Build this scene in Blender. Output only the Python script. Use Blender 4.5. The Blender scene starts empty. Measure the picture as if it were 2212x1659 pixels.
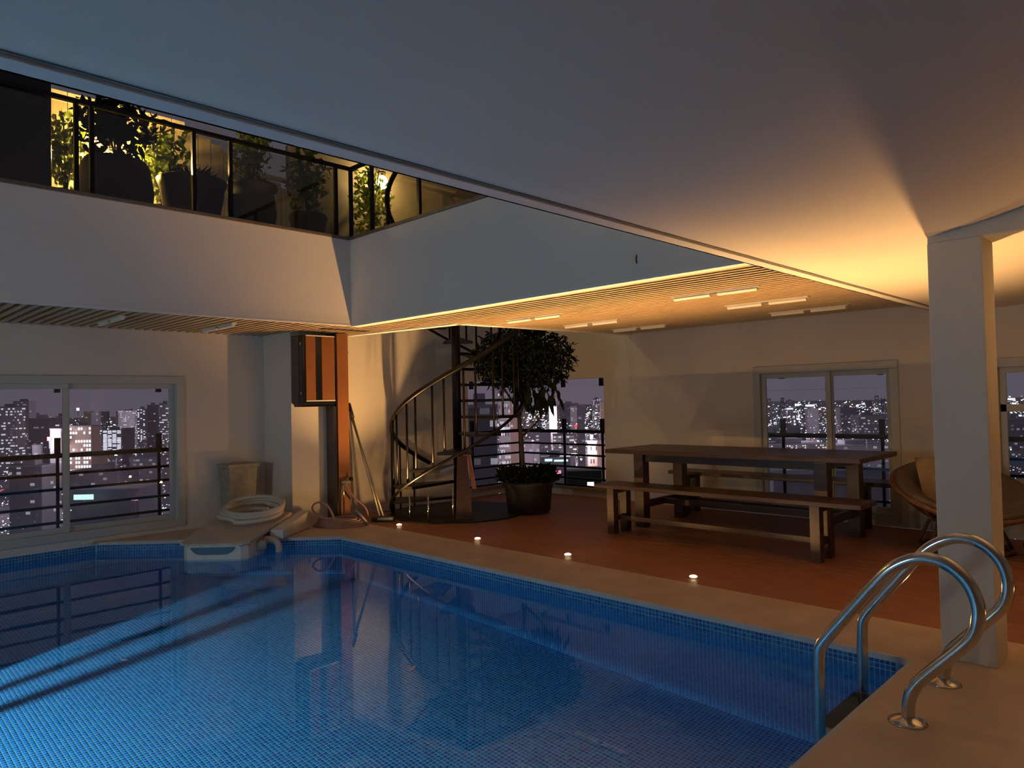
import bpy, bmesh, math, random
from mathutils import Matrix, Vector
import numpy as np
rnd = random.Random(7)
scene = bpy.context.scene
col = scene.collection
PI = math.pi

# ------------------------------------------------------------------ camera
W, H, F = 2212.0, 1659.0, 1544.9
M = np.array([[0.7036318, 0.00193407, 0.71056214], [-0.71022438, 0.03286367, 0.70320787], [-0.02199162, -0.99945797, 0.02449755]])
CAM = np.array([0.0, 0.0, 1.4])
cd = bpy.data.cameras.new('camera'); cam = bpy.data.objects.new('camera', cd); col.objects.link(cam)
cd.sensor_fit = 'HORIZONTAL'; cd.sensor_width = 36.0; cd.lens = F / W * 36.0
cd.clip_start = 0.05; cd.clip_end = 20000
Rb = M @ np.diag([1, -1, -1])
cam.matrix_world = Matrix([list(Rb[i]) + [CAM[i]] for i in range(3)] + [[0, 0, 0, 1]])
scene.camera = cam

# ------------------------------------------------------------------ view, world, lights
vs = scene.view_settings
vs.view_transform = 'Standard'; vs.look = 'None'; vs.gamma = 1.0; vs.use_curve_mapping = False
vs.exposure = 0.15
cy = scene.cycles
cy.use_denoising = True
cy.max_bounces = 9; cy.diffuse_bounces = 4; cy.glossy_bounces = 4; cy.transmission_bounces = 8; cy.transparent_max_bounces = 16
cy.sample_clamp_indirect = 2.5; cy.blur_glossy = 0.5

world = bpy.data.worlds.new('night_sky'); scene.world = world; world.use_nodes = True
wn = world.node_tree.nodes; wl = world.node_tree.links; wn.clear()
tc = wn.new('ShaderNodeTexCoord'); sx = wn.new('ShaderNodeSeparateXYZ'); cr = wn.new('ShaderNodeValToRGB')
bg = wn.new('ShaderNodeBackground'); wo = wn.new('ShaderNodeOutputWorld')
wl.new(tc.outputs['Generated'], sx.inputs[0]); wl.new(sx.outputs['Z'], cr.inputs[0]); wl.new(cr.outputs[0], bg.inputs[0]); wl.new(bg.outputs[0], wo.inputs[0])
e = cr.color_ramp.elements
e[0].position = 0.0; e[0].color = (0.105, 0.085, 0.115, 1)
e[1].position = 0.35; e[1].color = (0.060, 0.055, 0.066, 1)
bg.inputs[1].default_value = 1.0

WARM = (1.0, 0.53, 0.18)
UPLIGHTS = [(4.965, 6.80), (4.965, 5.46), (4.965, 4.25), (4.965, 2.97), (4.97, 1.205), (4.97, -0.55)]  # last one is unseen, added to light the ceiling right of the beam
UP_POWER = 290.0                                            # narrow upward beam
UP_SPILL = 11.5                                             # stray light to the sides
POOL_POWER = 5200.0
ADDED_TUBE_POWER = 15.0

# ------------------------------------------------------------------ materials
MATS = {}
def mat(name, color, rough=0.6, metal=0.0, noise=0.0, nscale=8.0, bump=0.0, emit=None, estr=0.0, spec=0.5, stretch=None, color2=None):
    m = bpy.data.materials.new(name); m.use_nodes = True
    nt = m.node_tree; N = nt.nodes; L = nt.links
    p = N['Principled BSDF']
    p.inputs['Base Color'].default_value = (*color, 1); p.inputs['Roughness'].default_value = rough
    p.inputs['Metallic'].default_value = metal; p.inputs['Specular IOR Level'].default_value = spec
    if emit:
        p.inputs['Emission Color'].default_value = (*emit, 1); p.inputs['Emission Strength'].default_value = estr
    if noise > 0 or bump > 0 or color2:
        t = N.new('ShaderNodeTexCoord'); mp = N.new('ShaderNodeMapping'); nz = N.new('ShaderNodeTexNoise')
        L.new(t.outputs['Object'], mp.inputs[0]); L.new(mp.outputs[0], nz.inputs['Vector'])
        if stretch: mp.inputs['Scale'].default_value = stretch
        nz.inputs['Scale'].default_value = nscale; nz.inputs['Detail'].default_value = 5
        if noise > 0 or color2:
            r = N.new('ShaderNodeValToRGB'); L.new(nz.outputs['Fac'], r.inputs[0])
            c2 = color2 or tuple(c * (1 - noise) for c in color)
            r.color_ramp.elements[0].position = 0.35; r.color_ramp.elements[0].color = (*c2, 1)
            r.color_ramp.elements[1].position = 0.68; r.color_ramp.elements[1].color = (*color, 1)
            L.new(r.outputs[0], p.inputs['Base Color'])
        if bump > 0:
            b = N.new('ShaderNodeBump'); b.inputs['Strength'].default_value = bump; b.inputs['Distance'].default_value = 0.01
            L.new(nz.outputs['Fac'], b.inputs['Height']); L.new(b.outputs[0], p.inputs['Normal'])
    MATS[name] = m
    return m

mat('plaster', (0.77, 0.72, 0.65), 0.85, noise=0.05, nscale=1.5, bump=0.03)
mat('ceiling_paint', (0.74, 0.685, 0.61), 0.8, noise=0.05, nscale=0.8)
mat('trim_white', (0.80, 0.78, 0.75), 0.5, noise=0.03)
mat('travertine', (0.70, 0.53, 0.385), 0.55, noise=0.22, nscale=3.0, bump=0.05, stretch=(1, 1, 1))
mat('coping_lip', (0.62, 0.62, 0.62), 0.6, noise=0.1)
mat('deck_wood', (0.42, 0.165, 0.075), 0.5, noise=0.35, nscale=5.0, bump=0.15, stretch=(14, 0.7, 14))
mat('gap_dark', (0.02, 0.014, 0.01), 0.9, noise=0.2)
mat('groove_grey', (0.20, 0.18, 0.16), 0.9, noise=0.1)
mat('slat_wood', (0.56, 0.41, 0.24), 0.5, noise=0.15, nscale=6, stretch=(8, 0.5, 8))
mat('slat_backing', (0.035, 0.018, 0.010), 0.9, noise=0.2)
mat('lamp_white', (0.80, 0.78, 0.72), 0.35, noise=0.03)
mat('frame_white', (0.55, 0.56, 0.53), 0.45, noise=0.05)
mat('black_metal', (0.012, 0.011, 0.012), 0.35, metal=0.6, noise=0.1)
mat('stair_metal', (0.014, 0.012, 0.011), 0.38, metal=0.7, noise=0.1)
mat('steel', (0.62, 0.61, 0.59), 0.16, metal=1.0, noise=0.06, nscale=20)
mat('dark_wood', (0.060, 0.026, 0.015), 0.38, noise=0.45, nscale=5, bump=0.06, stretch=(8, 0.6, 8))
mat('rust_wood', (0.27, 0.10, 0.033), 0.5, noise=0.18, nscale=4)
mat('black_glossy', (0.008, 0.008, 0.010), 0.2, noise=0.1)
mat('grey_brown', (0.10, 0.075, 0.06), 0.6, noise=0.2)
mat('granite', (0.20, 0.15, 0.11), 0.5, noise=0.5, nscale=60)
mat('white_plastic', (0.78, 0.74, 0.66), 0.4, noise=0.08, nscale=5)
mat('dusty_plastic', (0.60, 0.53, 0.45), 0.7, noise=0.18, nscale=9)
mat('blue_plastic', (0.03, 0.12, 0.22), 0.25, noise=0.2)
mat('hose_white', (0.62, 0.57, 0.48), 0.5, noise=0.1, nscale=10)
mat('hose_pink', (0.42, 0.24, 0.20), 0.45, noise=0.2, nscale=10)
mat('hose_grey', (0.30, 0.30, 0.28), 0.5, noise=0.2)
mat('pole_grey', (0.32, 0.29, 0.25), 0.35, metal=0.6, noise=0.15)
mat('green_rubber', (0.02, 0.04, 0.03), 0.6, noise=0.3)
mat('bark', (0.06, 0.042, 0.033), 0.8, noise=0.4, nscale=12, bump=0.3, stretch=(3, 3, 0.8))
mat('leaf_dark', (0.010, 0.018, 0.008), 0.75, noise=0.4, nscale=6, spec=0.12)
def leaf_mat(name, c_, tr):
    m = bpy.data.materials.new(name); m.use_nodes = True; N = m.node_tree.nodes; L = m.node_tree.links; p = N['Principled BSDF']; o = N['Material Output']
    t_ = N.new('ShaderNodeBsdfTranslucent'); mx = N.new('ShaderNodeMixShader'); mx.inputs[0].default_value = tr
    tc_ = N.new('ShaderNodeTexCoord'); nz = N.new('ShaderNodeTexNoise'); nz.inputs['Scale'].default_value = 7.0; L.new(tc_.outputs['Object'], nz.inputs['Vector'])
    r = N.new('ShaderNodeValToRGB'); L.new(nz.outputs['Fac'], r.inputs[0]); r.color_ramp.elements[0].position = .35; r.color_ramp.elements[1].position = .7
    r.color_ramp.elements[0].color = (*[q * .55 for q in c_], 1); r.color_ramp.elements[1].color = (*c_, 1)
    L.new(r.outputs[0], p.inputs['Base Color']); L.new(r.outputs[0], t_.inputs['Color']); p.inputs['Roughness'].default_value = .5
    L.new(p.outputs[0], mx.inputs[1]); L.new(t_.outputs[0], mx.inputs[2]); L.new(mx.outputs[0], o.inputs[0]); MATS[name] = m
leaf_mat('leaf_green', (0.22, 0.30, 0.035), .45)
mat('pot_black', (0.010, 0.009, 0.009), 0.55, noise=0.3)
mat('pot_clay', (0.10, 0.08, 0.06), 0.6, noise=0.4, nscale=6)
mat('soil', (0.03, 0.02, 0.015), 0.95, noise=0.4, nscale=20)
mat('rattan', (0.20, 0.095, 0.045), 0.55, noise=0.35, nscale=20)
mat('cushion', (0.13, 0.10, 0.085), 0.9, noise=0.25, nscale=8, bump=0.15)
mat('cushion_tan', (0.42, 0.30, 0.18), 0.9, noise=0.25, nscale=8, bump=0.15)
mat('fabric_black', (0.015, 0.014, 0.018), 0.85, noise=0.3, nscale=10, bump=0.2)
mat('fabric_navy', (0.035, 0.035, 0.06), 0.85, noise=0.3, nscale=10, bump=0.2)
mat('fence_board', (0.60, 0.48, 0.30), 0.7, noise=0.25, nscale=4, stretch=(6, 6, 0.6))
mat('terrace_wall', (0.34, 0.27, 0.18), 0.8, noise=0.25, nscale=3)
mat('terrace_floor', (0.25, 0.20, 0.15), 0.8, noise=0.3)
mat('bin_panel', (0.40, 0.36, 0.29), 0.7, noise=0.25, nscale=14)
mat('uplight_lens', (1, 0.9, 0.7), 0.3, emit=(1.0, 0.72, 0.36), estr=40.0)
mat('bulb_warm', (1, 0.9, 0.7), 0.3, emit=(1.0, 0.78, 0.38), estr=60.0)
mat('added_tube_lit', (1, 1, 1), 0.3, emit=(0.86, 1.0, 0.96), estr=6.0)
mat('pool_lens', (1, 1, 1), 0.3, emit=(0.6, 0.9, 1.0), estr=2.0)
mat('grout', (0.24, 0.52, 0.72), 0.7, noise=0.1)

def glass_mat(name, tint=(0.92, 0.95, 0.97), base=0.05, k=0.5):
    m = bpy.data.materials.new(name); m.use_nodes = True; nt = m.node_tree; N = nt.nodes; L = nt.links; N.clear()
    o = N.new('ShaderNodeOutputMaterial'); mx = N.new('ShaderNodeMixShader'); t = N.new('ShaderNodeBsdfTransparent'); g = N.new('ShaderNodeBsdfGlossy')
    lw = N.new('ShaderNodeLayerWeight'); lw.inputs['Blend'].default_value = 0.5
    pw_ = N.new('ShaderNodeMath'); pw_.operation = 'POWER'; pw_.inputs[1].default_value = 4.0
    ma = N.new('ShaderNodeMath'); ma.operation = 'MULTIPLY_ADD'; ma.inputs[1].default_value = k; ma.inputs[2].default_value = base
    t.inputs[0].default_value = (*tint, 1); g.inputs['Roughness'].default_value = 0.0; g.inputs['Color'].default_value = (1, 1, 1, 1)
    L.new(lw.outputs['Facing'], pw_.inputs[0]); L.new(pw_.outputs[0], ma.inputs[0]); L.new(ma.outputs[0], mx.inputs[0])
    L.new(t.outputs[0], mx.inputs[1]); L.new(g.outputs[0], mx.inputs[2]); L.new(mx.outputs[0], o.inputs[0])
    MATS[name] = m
glass_mat('pane_glass')
glass_mat('rail_glass', tint=(0.80, 0.80, 0.74))

def water_mat():
    m = bpy.data.materials.new('water'); m.use_nodes = True; nt = m.node_tree; N = nt.nodes; L = nt.links; N.clear()
    o = N.new('ShaderNodeOutputMaterial'); g = N.new('ShaderNodeBsdfGlass')
    g.inputs['Color'].default_value = (0.80, 0.93, 1.0, 1); g.inputs['Roughness'].default_value = 0.0; g.inputs['IOR'].default_value = 1.33
    t = N.new('ShaderNodeTexCoord'); nz = N.new('ShaderNodeTexNoise'); b = N.new('ShaderNodeBump')
    L.new(t.outputs['Object'], nz.inputs['Vector']); nz.inputs['Scale'].default_value = 2.2; nz.inputs['Detail'].default_value = 2
    b.inputs['Strength'].default_value = 0.06; b.inputs['Distance'].default_value = 0.01
    L.new(nz.outputs['Fac'], b.inputs['Height']); L.new(b.outputs[0], g.inputs['Normal'])
    L.new(g.outputs[0], o.inputs[0]); MATS['water'] = m
water_mat()

def tile_mat():
    m = bpy.data.materials.new('mosaic'); m.use_nodes = True; nt = m.node_tree; N = nt.nodes; L = nt.links
    p = N['Principled BSDF']; a = N.new('ShaderNodeAttribute'); a.attribute_name = 'rnd'
    r = N.new('ShaderNodeValToRGB'); L.new(a.outputs['Fac'], r.inputs[0]); L.new(r.outputs[0], p.inputs['Base Color'])
    r.color_ramp.elements[0].color = (0.006, 0.098, 0.37, 1); r.color_ramp.elements[1].color = (0.020, 0.23, 0.56, 1)
    p.inputs['Roughness'].default_value = 0.25
    MATS['mosaic'] = m
tile_mat()

# ------------------------------------------------------------------ helpers
class MB:
    def __init__(s): s.v = []; s.f = []
    def add(s, vs_, fs_):
        o = len(s.v); s.v += [tuple(map(float, q)) for q in vs_]; s.f += [tuple(i + o for i in q) for q in fs_]; return s
    def box(s, x0, x1, y0, y1, z0, z1):
        return s.add([(x0, y0, z0), (x1, y0, z0), (x1, y1, z0), (x0, y1, z0), (x0, y0, z1), (x1, y0, z1), (x1, y1, z1), (x0, y1, z1)],
                     [(0, 3, 2, 1), (4, 5, 6, 7), (0, 1, 5, 4), (1, 2, 6, 5), (2, 3, 7, 6), (3, 0, 4, 7)])
    def hexa(s, bot, top):          # two quads, ccw from above
        return s.add(list(bot) + list(top), [(0, 3, 2, 1), (4, 5, 6, 7), (0, 1, 5, 4), (1, 2, 6, 5), (2, 3, 7, 6), (3, 0, 4, 7)])
    def beam(s, a, b, wx, wy, up=(0, 0, 1)):
        a = Vector(a); b = Vector(b); d = (b - a).normalized(); up = Vector(up)
        if abs(d.dot(up)) > 0.98: up = Vector((1, 0, 0))
        x = d.cross(up).normalized() * wx / 2; y = x.cross(d).normalized() * wy / 2
        q = lambda c: [c - x - y, c + x - y, c + x + y, c - x + y]
        return s.add(q(a) + q(b), [(0, 3, 2, 1), (4, 5, 6, 7), (0, 1, 5, 4), (1, 2, 6, 5), (2, 3, 7, 6), (3, 0, 4, 7)])
    def prism(s, poly, z0, z1):     # ccw polygon
        n = len(poly)
        vs_ = [(p[0], p[1], z0) for p in poly] + [(p[0], p[1], z1) for p in poly]
        fs_ = [tuple(range(n - 1, -1, -1)), tuple(range(n, 2 * n))] + [(i, (i + 1) % n, (i + 1) % n + n, i + n) for i in range(n)]
        return s.add(vs_, fs_)
    def tube(s, pts, r, n=8, closed=False, caps=True):
        pts = [Vector(p) for p in pts]; m = len(pts); o = len(s.v)
        rr = r if isinstance(r, (list, tuple)) else [r] * m
        t0 = (pts[1] - pts[0]).normalized(); nrm = t0.orthogonal().normalized()
        vs_ = []; fs_ = []
        for i, p in enumerate(pts):
            if closed: t = (pts[(i + 1) % m] - pts[i - 1]).normalized()
            else: t = (pts[min(i + 1, m - 1)] - pts[max(i - 1, 0)]).normalized()
            nrm = (nrm - t * nrm.dot(t)).normalized(); bi = t.cross(nrm)
            for k in range(n):
                a = 2 * PI * k / n; vs_.append(p + (nrm * math.cos(a) + bi * math.sin(a)) * rr[i])
        for i in range(m if closed else m - 1):
            j = (i + 1) % m
            for k in range(n):
                l = (k + 1) % n; fs_.append((i * n + k, i * n + l, j * n + l, j * n + k))
        if caps and not closed:
            fs_.append(tuple(range(n - 1, -1, -1))); fs_.append(tuple((m - 1) * n + k for k in range(n)))
        return s.add(vs_, fs_)
    def lathe(s, prof, c=(0, 0, 0), n=24, caps=True):
        vs_ = []; fs_ = []; m = len(prof)
        for r, z in prof:
            for k in range(n):
                a = 2 * PI * k / n; vs_.append((c[0] + r * math.cos(a), c[1] + r * math.sin(a), c[2] + z))
        for i in range(m - 1):
            for k in range(n):
                l = (k + 1) % n; fs_.append((i * n + k, i * n + l, (i + 1) * n + l, (i + 1) * n + k))
        if caps:
            fs_.append(tuple(range(n - 1, -1, -1))); fs_.append(tuple((m - 1) * n + k for k in range(n)))
        return s.add(vs_, fs_)
    def leaf(s, p, d, up, ln, wd):
        p = Vector(p); d = Vector(d).normalized(); x = d.cross(Vector(up))
        x = x.normalized() if x.length > 1e-4 else d.orthogonal().normalized()
        nn = x.cross(d).normalized()
        q = lambda f, w_, h_: p + d * ln * f + x * wd * w_ + nn * ln * h_
        return s.add([p, q(.28, .42, .05), q(.28, -.42, .05), q(.62, .40, .03), q(.62, -.40, .03), q(1, 0, -.12)], [(0, 1, 2), (1, 3, 4, 2), (3, 5, 4)])
    def build(s, name, m, parent=None, smooth=False, bevel=0.0, origin=None):
        me = bpy.data.meshes.new(name)
        v = s.v
        if origin is not None: v = [(a - origin[0], b - origin[1], c - origin[2]) for a, b, c in v]
        me.from_pydata(v, [], s.f); me.update()
        if smooth: me.polygons.foreach_set('use_smooth', [True] * len(me.polygons))
        o = bpy.data.objects.new(name, me); col.objects.link(o); me.materials.append(MATS[m])
        if origin is not None: o.location = origin
        if parent is not None:
            o.parent = parent; pw = Vector((0, 0, 0)); q_ = parent
            while q_ is not None: pw = pw + q_.location; q_ = q_.parent
            o.location = (Vector(origin) if origin is not None else Vector((0, 0, 0))) - pw
        if bevel > 0:
            bv = o.modifiers.new('bevel', 'BEVEL'); bv.width = bevel; bv.segments = 2; bv.limit_method = 'ANGLE'
        return o
def tag(o, label=None, cat=None, group=None, kind=None):
    if label: o['label'] = label
    if cat: o['category'] = cat
    if group: o['group'] = group
    if kind: o['kind'] = kind
    return o
def thing(name, label, cat, loc=(0, 0, 0), group=None):
    o = bpy.data.objects.new(name, None); col.objects.link(o); o.location = loc; o.empty_display_size = 0.1
    return tag(o, label, cat, group)
def struct(o, label=None): return tag(o, label, None, None, 'structure')
FW = Vector((0.71076, 0.70343, 0)); RT = Vector((0.70343, -0.71076, 0))
def UW(u, w, z): return RT * u + FW * w + Vector((0, 0, z))
def at(px, py, w):
    r = M @ np.array([(px - W / 2) / F, (py - H / 2) / F, 1.0]); d = r[0] * FW[0] + r[1] * FW[1]
    return Vector(CAM + r * (w / d))

ZS, ZN = 2.29, 2.20
XW, YL, YB = 8.139, 8.587, 7.90
VX, VY, RY = 4.43, 6.90, 1.965
ZT = 3.25

# ------------------------------------------------------------------ floor, pool
PX, PY = 4.165, 1.18
arc = [(PX - .08 + .08 * math.sin(a), PY + .08 - .08 * math.cos(a)) for a in [i * PI / 12 for i in range(7)]]
DIAG = [(PX, 6.74), (2.31, 8.587)]
XL, YN = -4.0, -4.0
PL = -2.35                                                  # left end of the basin
pool_poly = [(PL, PY)] + arc + DIAG + [(PL, YL)]
fl = MB()
fl.prism([(XL, YN), (4.79, YN), (4.79, PY), (PX - .08, PY), (XL, PY)], -0.035, 0)
fl.prism([(XL, PY), (PL, PY), (PL, YL), (XL, YL)], -0.035, 0)
fl.prism([(4.79, PY), (4.79, YB), (4.22, YB), (4.22, YL), DIAG[1], DIAG[0]] + arc[::-1], -0.035, 0)
floor = struct(fl.build('floor', 'travertine', bevel=0.006), 'beige travertine paving around the pool')
# lip of the coping facing the water
lip = MB()
def offs_strip(a, b, t, z0, z1):
    a = Vector((*a, 0)); b = Vector((*b, 0)); d = (b - a).normalized(); n = Vector((-d.y, d.x, 0)) * t
    lip.hexa([(a.x, a.y, z0), (b.x, b.y, z0), (b.x + n.x, b.y + n.y, z0), (a.x + n.x, a.y + n.y, z0)], [(a.x, a.y, z1), (b.x, b.y, z1), (b.x + n.x, b.y + n.y, z1), (a.x + n.x, a.y + n.y, z1)])
ring = [(PL, YL), (PL, PY)] + arc + DIAG
for a, b in zip(ring[:-1], ring[1:]): offs_strip(a, b, 0.022, -0.034, -0.002)
struct(lip.build('trim_1', 'coping_lip'), 'pale rounded coping lip at the pool edge')

ZF, ZWAT, TP = -1.30, -0.11, 0.0275
sh = MB()
sh.prism(pool_poly, ZF - .1, ZF)                          # bottom
for a, b in zip(pool_poly, pool_poly[1:] + pool_poly[:1]):
    a = Vector((*a, 0)); b = Vector((*b, 0)); d = (b - a).normalized(); n = Vector((d.y, -d.x, 0)) * 0.12
    sh.hexa([(a.x, a.y, ZF), (a.x + n.x, a.y + n.y, ZF), (b.x + n.x, b.y + n.y, ZF), (b.x, b.y, ZF)], [(a.x, a.y, -.036), (a.x + n.x, a.y + n.y, -.036), (b.x + n.x, b.y + n.y, -.036), (b.x, b.y, -.036)])
# unseen block added at the far end to cut off the lamp beam
sh.box(PL, -1.0, 5.39, YL, ZF, -0.45)
STEPS = []
def step_y(st_, x): (xa, ya), (xb, yb), _ = st_; return ya + (x - xa) / (xb - xa) * (yb - ya)
for st_ in STEPS:
    a, b, z1 = st_
    # run the riser line on to the diagonal or right wall
    xr = PX; yr = step_y(st_, PX)
    if yr > 6.74:
        k_ = (b[1] - a[1]) / (b[0] - a[0]); xr = (PX + 6.74 - a[1] + k_ * a[0]) / (1 + k_); yr = PX + 6.74 - xr
        pl_ = [a, (xr, yr), DIAG[1], (PL, YL)]
    else: pl_ = [a, (xr, yr), DIAG[0], DIAG[1], (PL, YL)]
    sh.prism(pl_, ZF, z1)
def top_z(x, y):
    z = ZF
    for st_ in STEPS:
        if y > step_y(st_, x): z = st_[2]
    return z
pool = struct(sh.build('pool_shell', 'grout'), 'swimming pool basin lined with blue mosaic')
pool['kind'] = 'structure'

def tiles_mesh(frames, name):
    """frames: arrays of (origin, ex, ey, en, nx, ny) -> boxes with 5 faces"""
    V = []; Rn = []
    g = np.random.default_rng(3); h = TP / 2 - 0.0022; th = 0.00025
    for o, ex, ey, en, nx, ny, keep in frames:
        o, ex, ey, en = map(np.array, (o, ex, ey, en))
        I, J = np.meshgrid(np.arange(nx), np.arange(ny), indexing='ij'); I = I.ravel(); J = J.ravel()
        c = o + np.outer((I + .5) * TP, ex) + np.outer((J + .5) * TP, ey)
        k = np.array([keep(q) for q in c]) if keep else np.ones(len(c), bool)
        c = c[k]
        cs = [(-h, -h, 0), (h, -h, 0), (h, h, 0), (-h, h, 0), (-h * .93, -h * .93, th), (h * .93, -h * .93, th), (h * .93, h * .93, th), (-h * .93, h * .93, th)]
        V.append(np.stack([c + a * ex + b * ey + t * en for a, b, t in cs], 1)); Rn.append(np.clip(g.random(len(c)) ** 1.3, 0, 1))
    V = np.concatenate(V); Rn = np.concatenate(Rn); n = len(V)
    q = np.array([(4, 5, 6, 7), (0, 1, 5, 4), (1, 2, 6, 5), (2, 3, 7, 6), (3, 0, 4, 7)])
    idx = (np.arange(n)[:, None, None] * 8 + q[None]).reshape(-1)
    me = bpy.data.meshes.new(name)
    me.vertices.add(n * 8); me.vertices.foreach_set('co', V.reshape(-1).astype(np.float32))
    me.loops.add(len(idx)); me.loops.foreach_set('vertex_index', idx.astype(np.int32))
    me.polygons.add(n * 5); me.polygons.foreach_set('loop_start', np.arange(n * 5, dtype=np.int32) * 4)
    try: me.polygons.foreach_set('loop_total', np.full(n * 5, 4, np.int32))
    except Exception: pass
    at_ = me.attributes.new('rnd', 'FLOAT', 'FACE'); at_.data.foreach_set('value', np.repeat(Rn, 5).astype(np.float32))
    me.update(calc_edges=True); me.validate()
    me.materials.append(MATS['mosaic'])
    o = bpy.data.objects.new(name, me); col.objects.link(o); return o
NR = 100                                                    # columns of single tiles nearest to the ladder
ry0 = PY + .10
nrow = math.ceil((-.036 - ZF) / TP)
ncol = int((6.75 - ry0) / TP)
dv = (Vector((*DIAG[1], 0)) - Vector((*DIAG[0], 0))); dl = dv.length; dv.normalize()
FR = []
FR.append(((PX, ry0 + NR * TP, -.036), (0, 1, 0), (0, 0, -1), (-1, 0, 0), ncol - NR, 3, None))
above = lambda q: q[2] > top_z(q[0], q[1]) - TP * .5
FR.append(((PX, ry0, -.036 - 3 * TP), (0, 1, 0), (0, 0, -1), (-1, 0, 0), ncol, nrow - 3, above))
dn = Vector((-1, -1, 0)).normalized()
FR.append(((DIAG[0][0], DIAG[0][1], -.036), tuple(dv), (0, 0, -1), tuple(dn), int(dl / TP), nrow, above))
FR.append(((PL, YL, -.036), (1, 0, 0), (0, 0, -1), (0, -1, 0), int((2.3 - PL) / TP), nrow, above))
def inpool(q): return q[0] < PX and q[0] > -1.0 and q[0] + q[1] < PX + 6.74 - .012
def floor_keep(lev):
    def f(q):
        if not inpool(q): return False
        h_ = TP * .5
        zs_ = {top_z(q[0] + a_, q[1] + b_) for a_ in (-h_, h_) for b_ in (-h_, h_)}
        return zs_ == {lev}
    return f
for lev, ylo, yhi in [(ZF, PY + .02, YL)] + [(st_[2], st_[0][1], YL) for st_ in STEPS]:
    FR.append(((PX - int((PX - PL) / TP) * TP, ylo, lev), (1, 0, 0), (0, 1, 0), (0, 0, 1), int((PX - PL) / TP), int((yhi - ylo) / TP), floor_keep(lev)))
for st_, zb_ in []:
    d_ = (Vector((*st_[1], 0)) - Vector((*st_[0], 0))); d_.normalize()
    FR.append(((st_[0][0], st_[0][1], st_[2]), tuple(d_), (0, 0, -1), (d_.y, -d_.x, 0), int(3.6 / TP), int((st_[2] - zb_) / TP), inpool))
mt = tiles_mesh(FR, 'mosaic_tiling'); mt.parent = pool; mt['kind'] = 'stuff'
# single tiles, nearest the ladder
var = []
for k in range(8):
    t = tiles_mesh([((0, -TP / 2, TP / 2), (0, 1, 0), (0, 0, -1), (-1, 0, 0), 1, 1, None)], 'mosaic_tile')
    me = t.data; me.attributes['rnd'].data.foreach_set('value', [k / 7.0 * .9] * 5); var.append(me); bpy.data.objects.remove(t)
for i in range(NR):
    for j in range(3):
        o = bpy.data.objects.new('mosaic_tile', var[int(8 * rnd.random() ** 1.3)]); col.objects.link(o); o.parent = pool
        o.location = (PX, ry0 + (i + .5) * TP, -.036 - (j + .5) * TP)

wv = MB(); wv.add([(x, y, ZWAT) for x, y in pool_poly], [tuple(range(len(pool_poly)))])
wat = wv.build('pool_water', 'water'); tag(wat, 'calm clear blue water filling the swimming pool', 'water', kind='stuff')

# unseen underwater lamp assumed on the far end wall, baffle added to shape its beam
LP = (PL + .17, 4.84, -.42)
pl_t = thing('pool_lamp', 'white underwater lamp assumed on the end wall of the pool, with added beam baffle', 'lamp', (LP[0], LP[1], LP[2]))
b = MB(); b.lathe([(.15, -.031), (.15, .10), (.02, .16), (.001, .16), (.001, .15), (.02, .15), (.14, .095), (.14, -.031)], LP, 40, caps=False); b.lathe([(.15, -.060), (.15, -.16), (.001, -.16), (.001, -.15), (.14, -.15), (.14, -.060)], LP, 40, caps=False); b.build('beam_baffle', 'pot_black', pl_t, smooth=False)
b = MB(); b.box(PL, LP[0] - .14, LP[1] - .05, LP[1] + .05, LP[2] - .02, LP[2] + .09); b.build('bracket', 'white_plastic', pl_t)
b = MB(); b.lathe([(.001, -.02), (.02, -.012), (.028, .0), (.02, .012), (.001, .02)], (LP[0], LP[1], LP[2] + .055), 16, caps=False); b.build('bulb', 'pool_lens', pl_t, smooth=True)
ld = bpy.data.lights.new('pool_lamp_light', 'POINT'); ld.energy = POOL_POWER; ld.color = (0.56, 0.97, 0.95); ld.shadow_soft_size = 0.018
lo = bpy.data.objects.new('pool_lamp_light', ld); col.objects.link(lo); lo.parent = pl_t
gb = thing('pool_shadow_bars', 'two unseen steel bars added in the pool to cast shadow bands on its floor', 'rail', (LP[0] + .9, LP[1] + .28, ZF))  # unseen bars added to throw shadow bands across the pool floor
ends = []
for az, rr, r_ in ((14.7, .90, .0185), (20.0, .93, .0155)):
    x_, y_ = LP[0] + rr * math.cos(math.radians(az)), LP[1] + rr * math.sin(math.radians(az)); ends.append((x_, y_))
    b = MB(); b.tube([(x_, y_, ZF), (x_, y_, .02)], r_, 12); b.build('upright', 'steel', gb, smooth=True)
b = MB(); b.tube([(*ends[0], .02), (*ends[1], .02)], .018, 10); b.build('crossbar', 'steel', gb, smooth=True)

# deck boards
dk = MB(); dk.box(4.79, XW, YN, YB, -0.05, -0.022)
deck = struct(dk.build('floor_deck', 'gap_dark'), 'brown timber decking beside the pool')
BWD = 0.1396
nb = int((XW - 4.79) / BWD) + 1
for i in range(nb):
    x0 = 4.79 + i * BWD + 0.003; x1 = min(4.79 + (i + 1) * BWD - 0.003, XW)
    if x1 - x0 < .02: continue
    b = MB(); b.box(x0, x1, YN, YB, -0.022, -0.0005 - 0.001 * rnd.random()); b.build('plank', 'deck_wood', deck, bevel=0.003)

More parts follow.
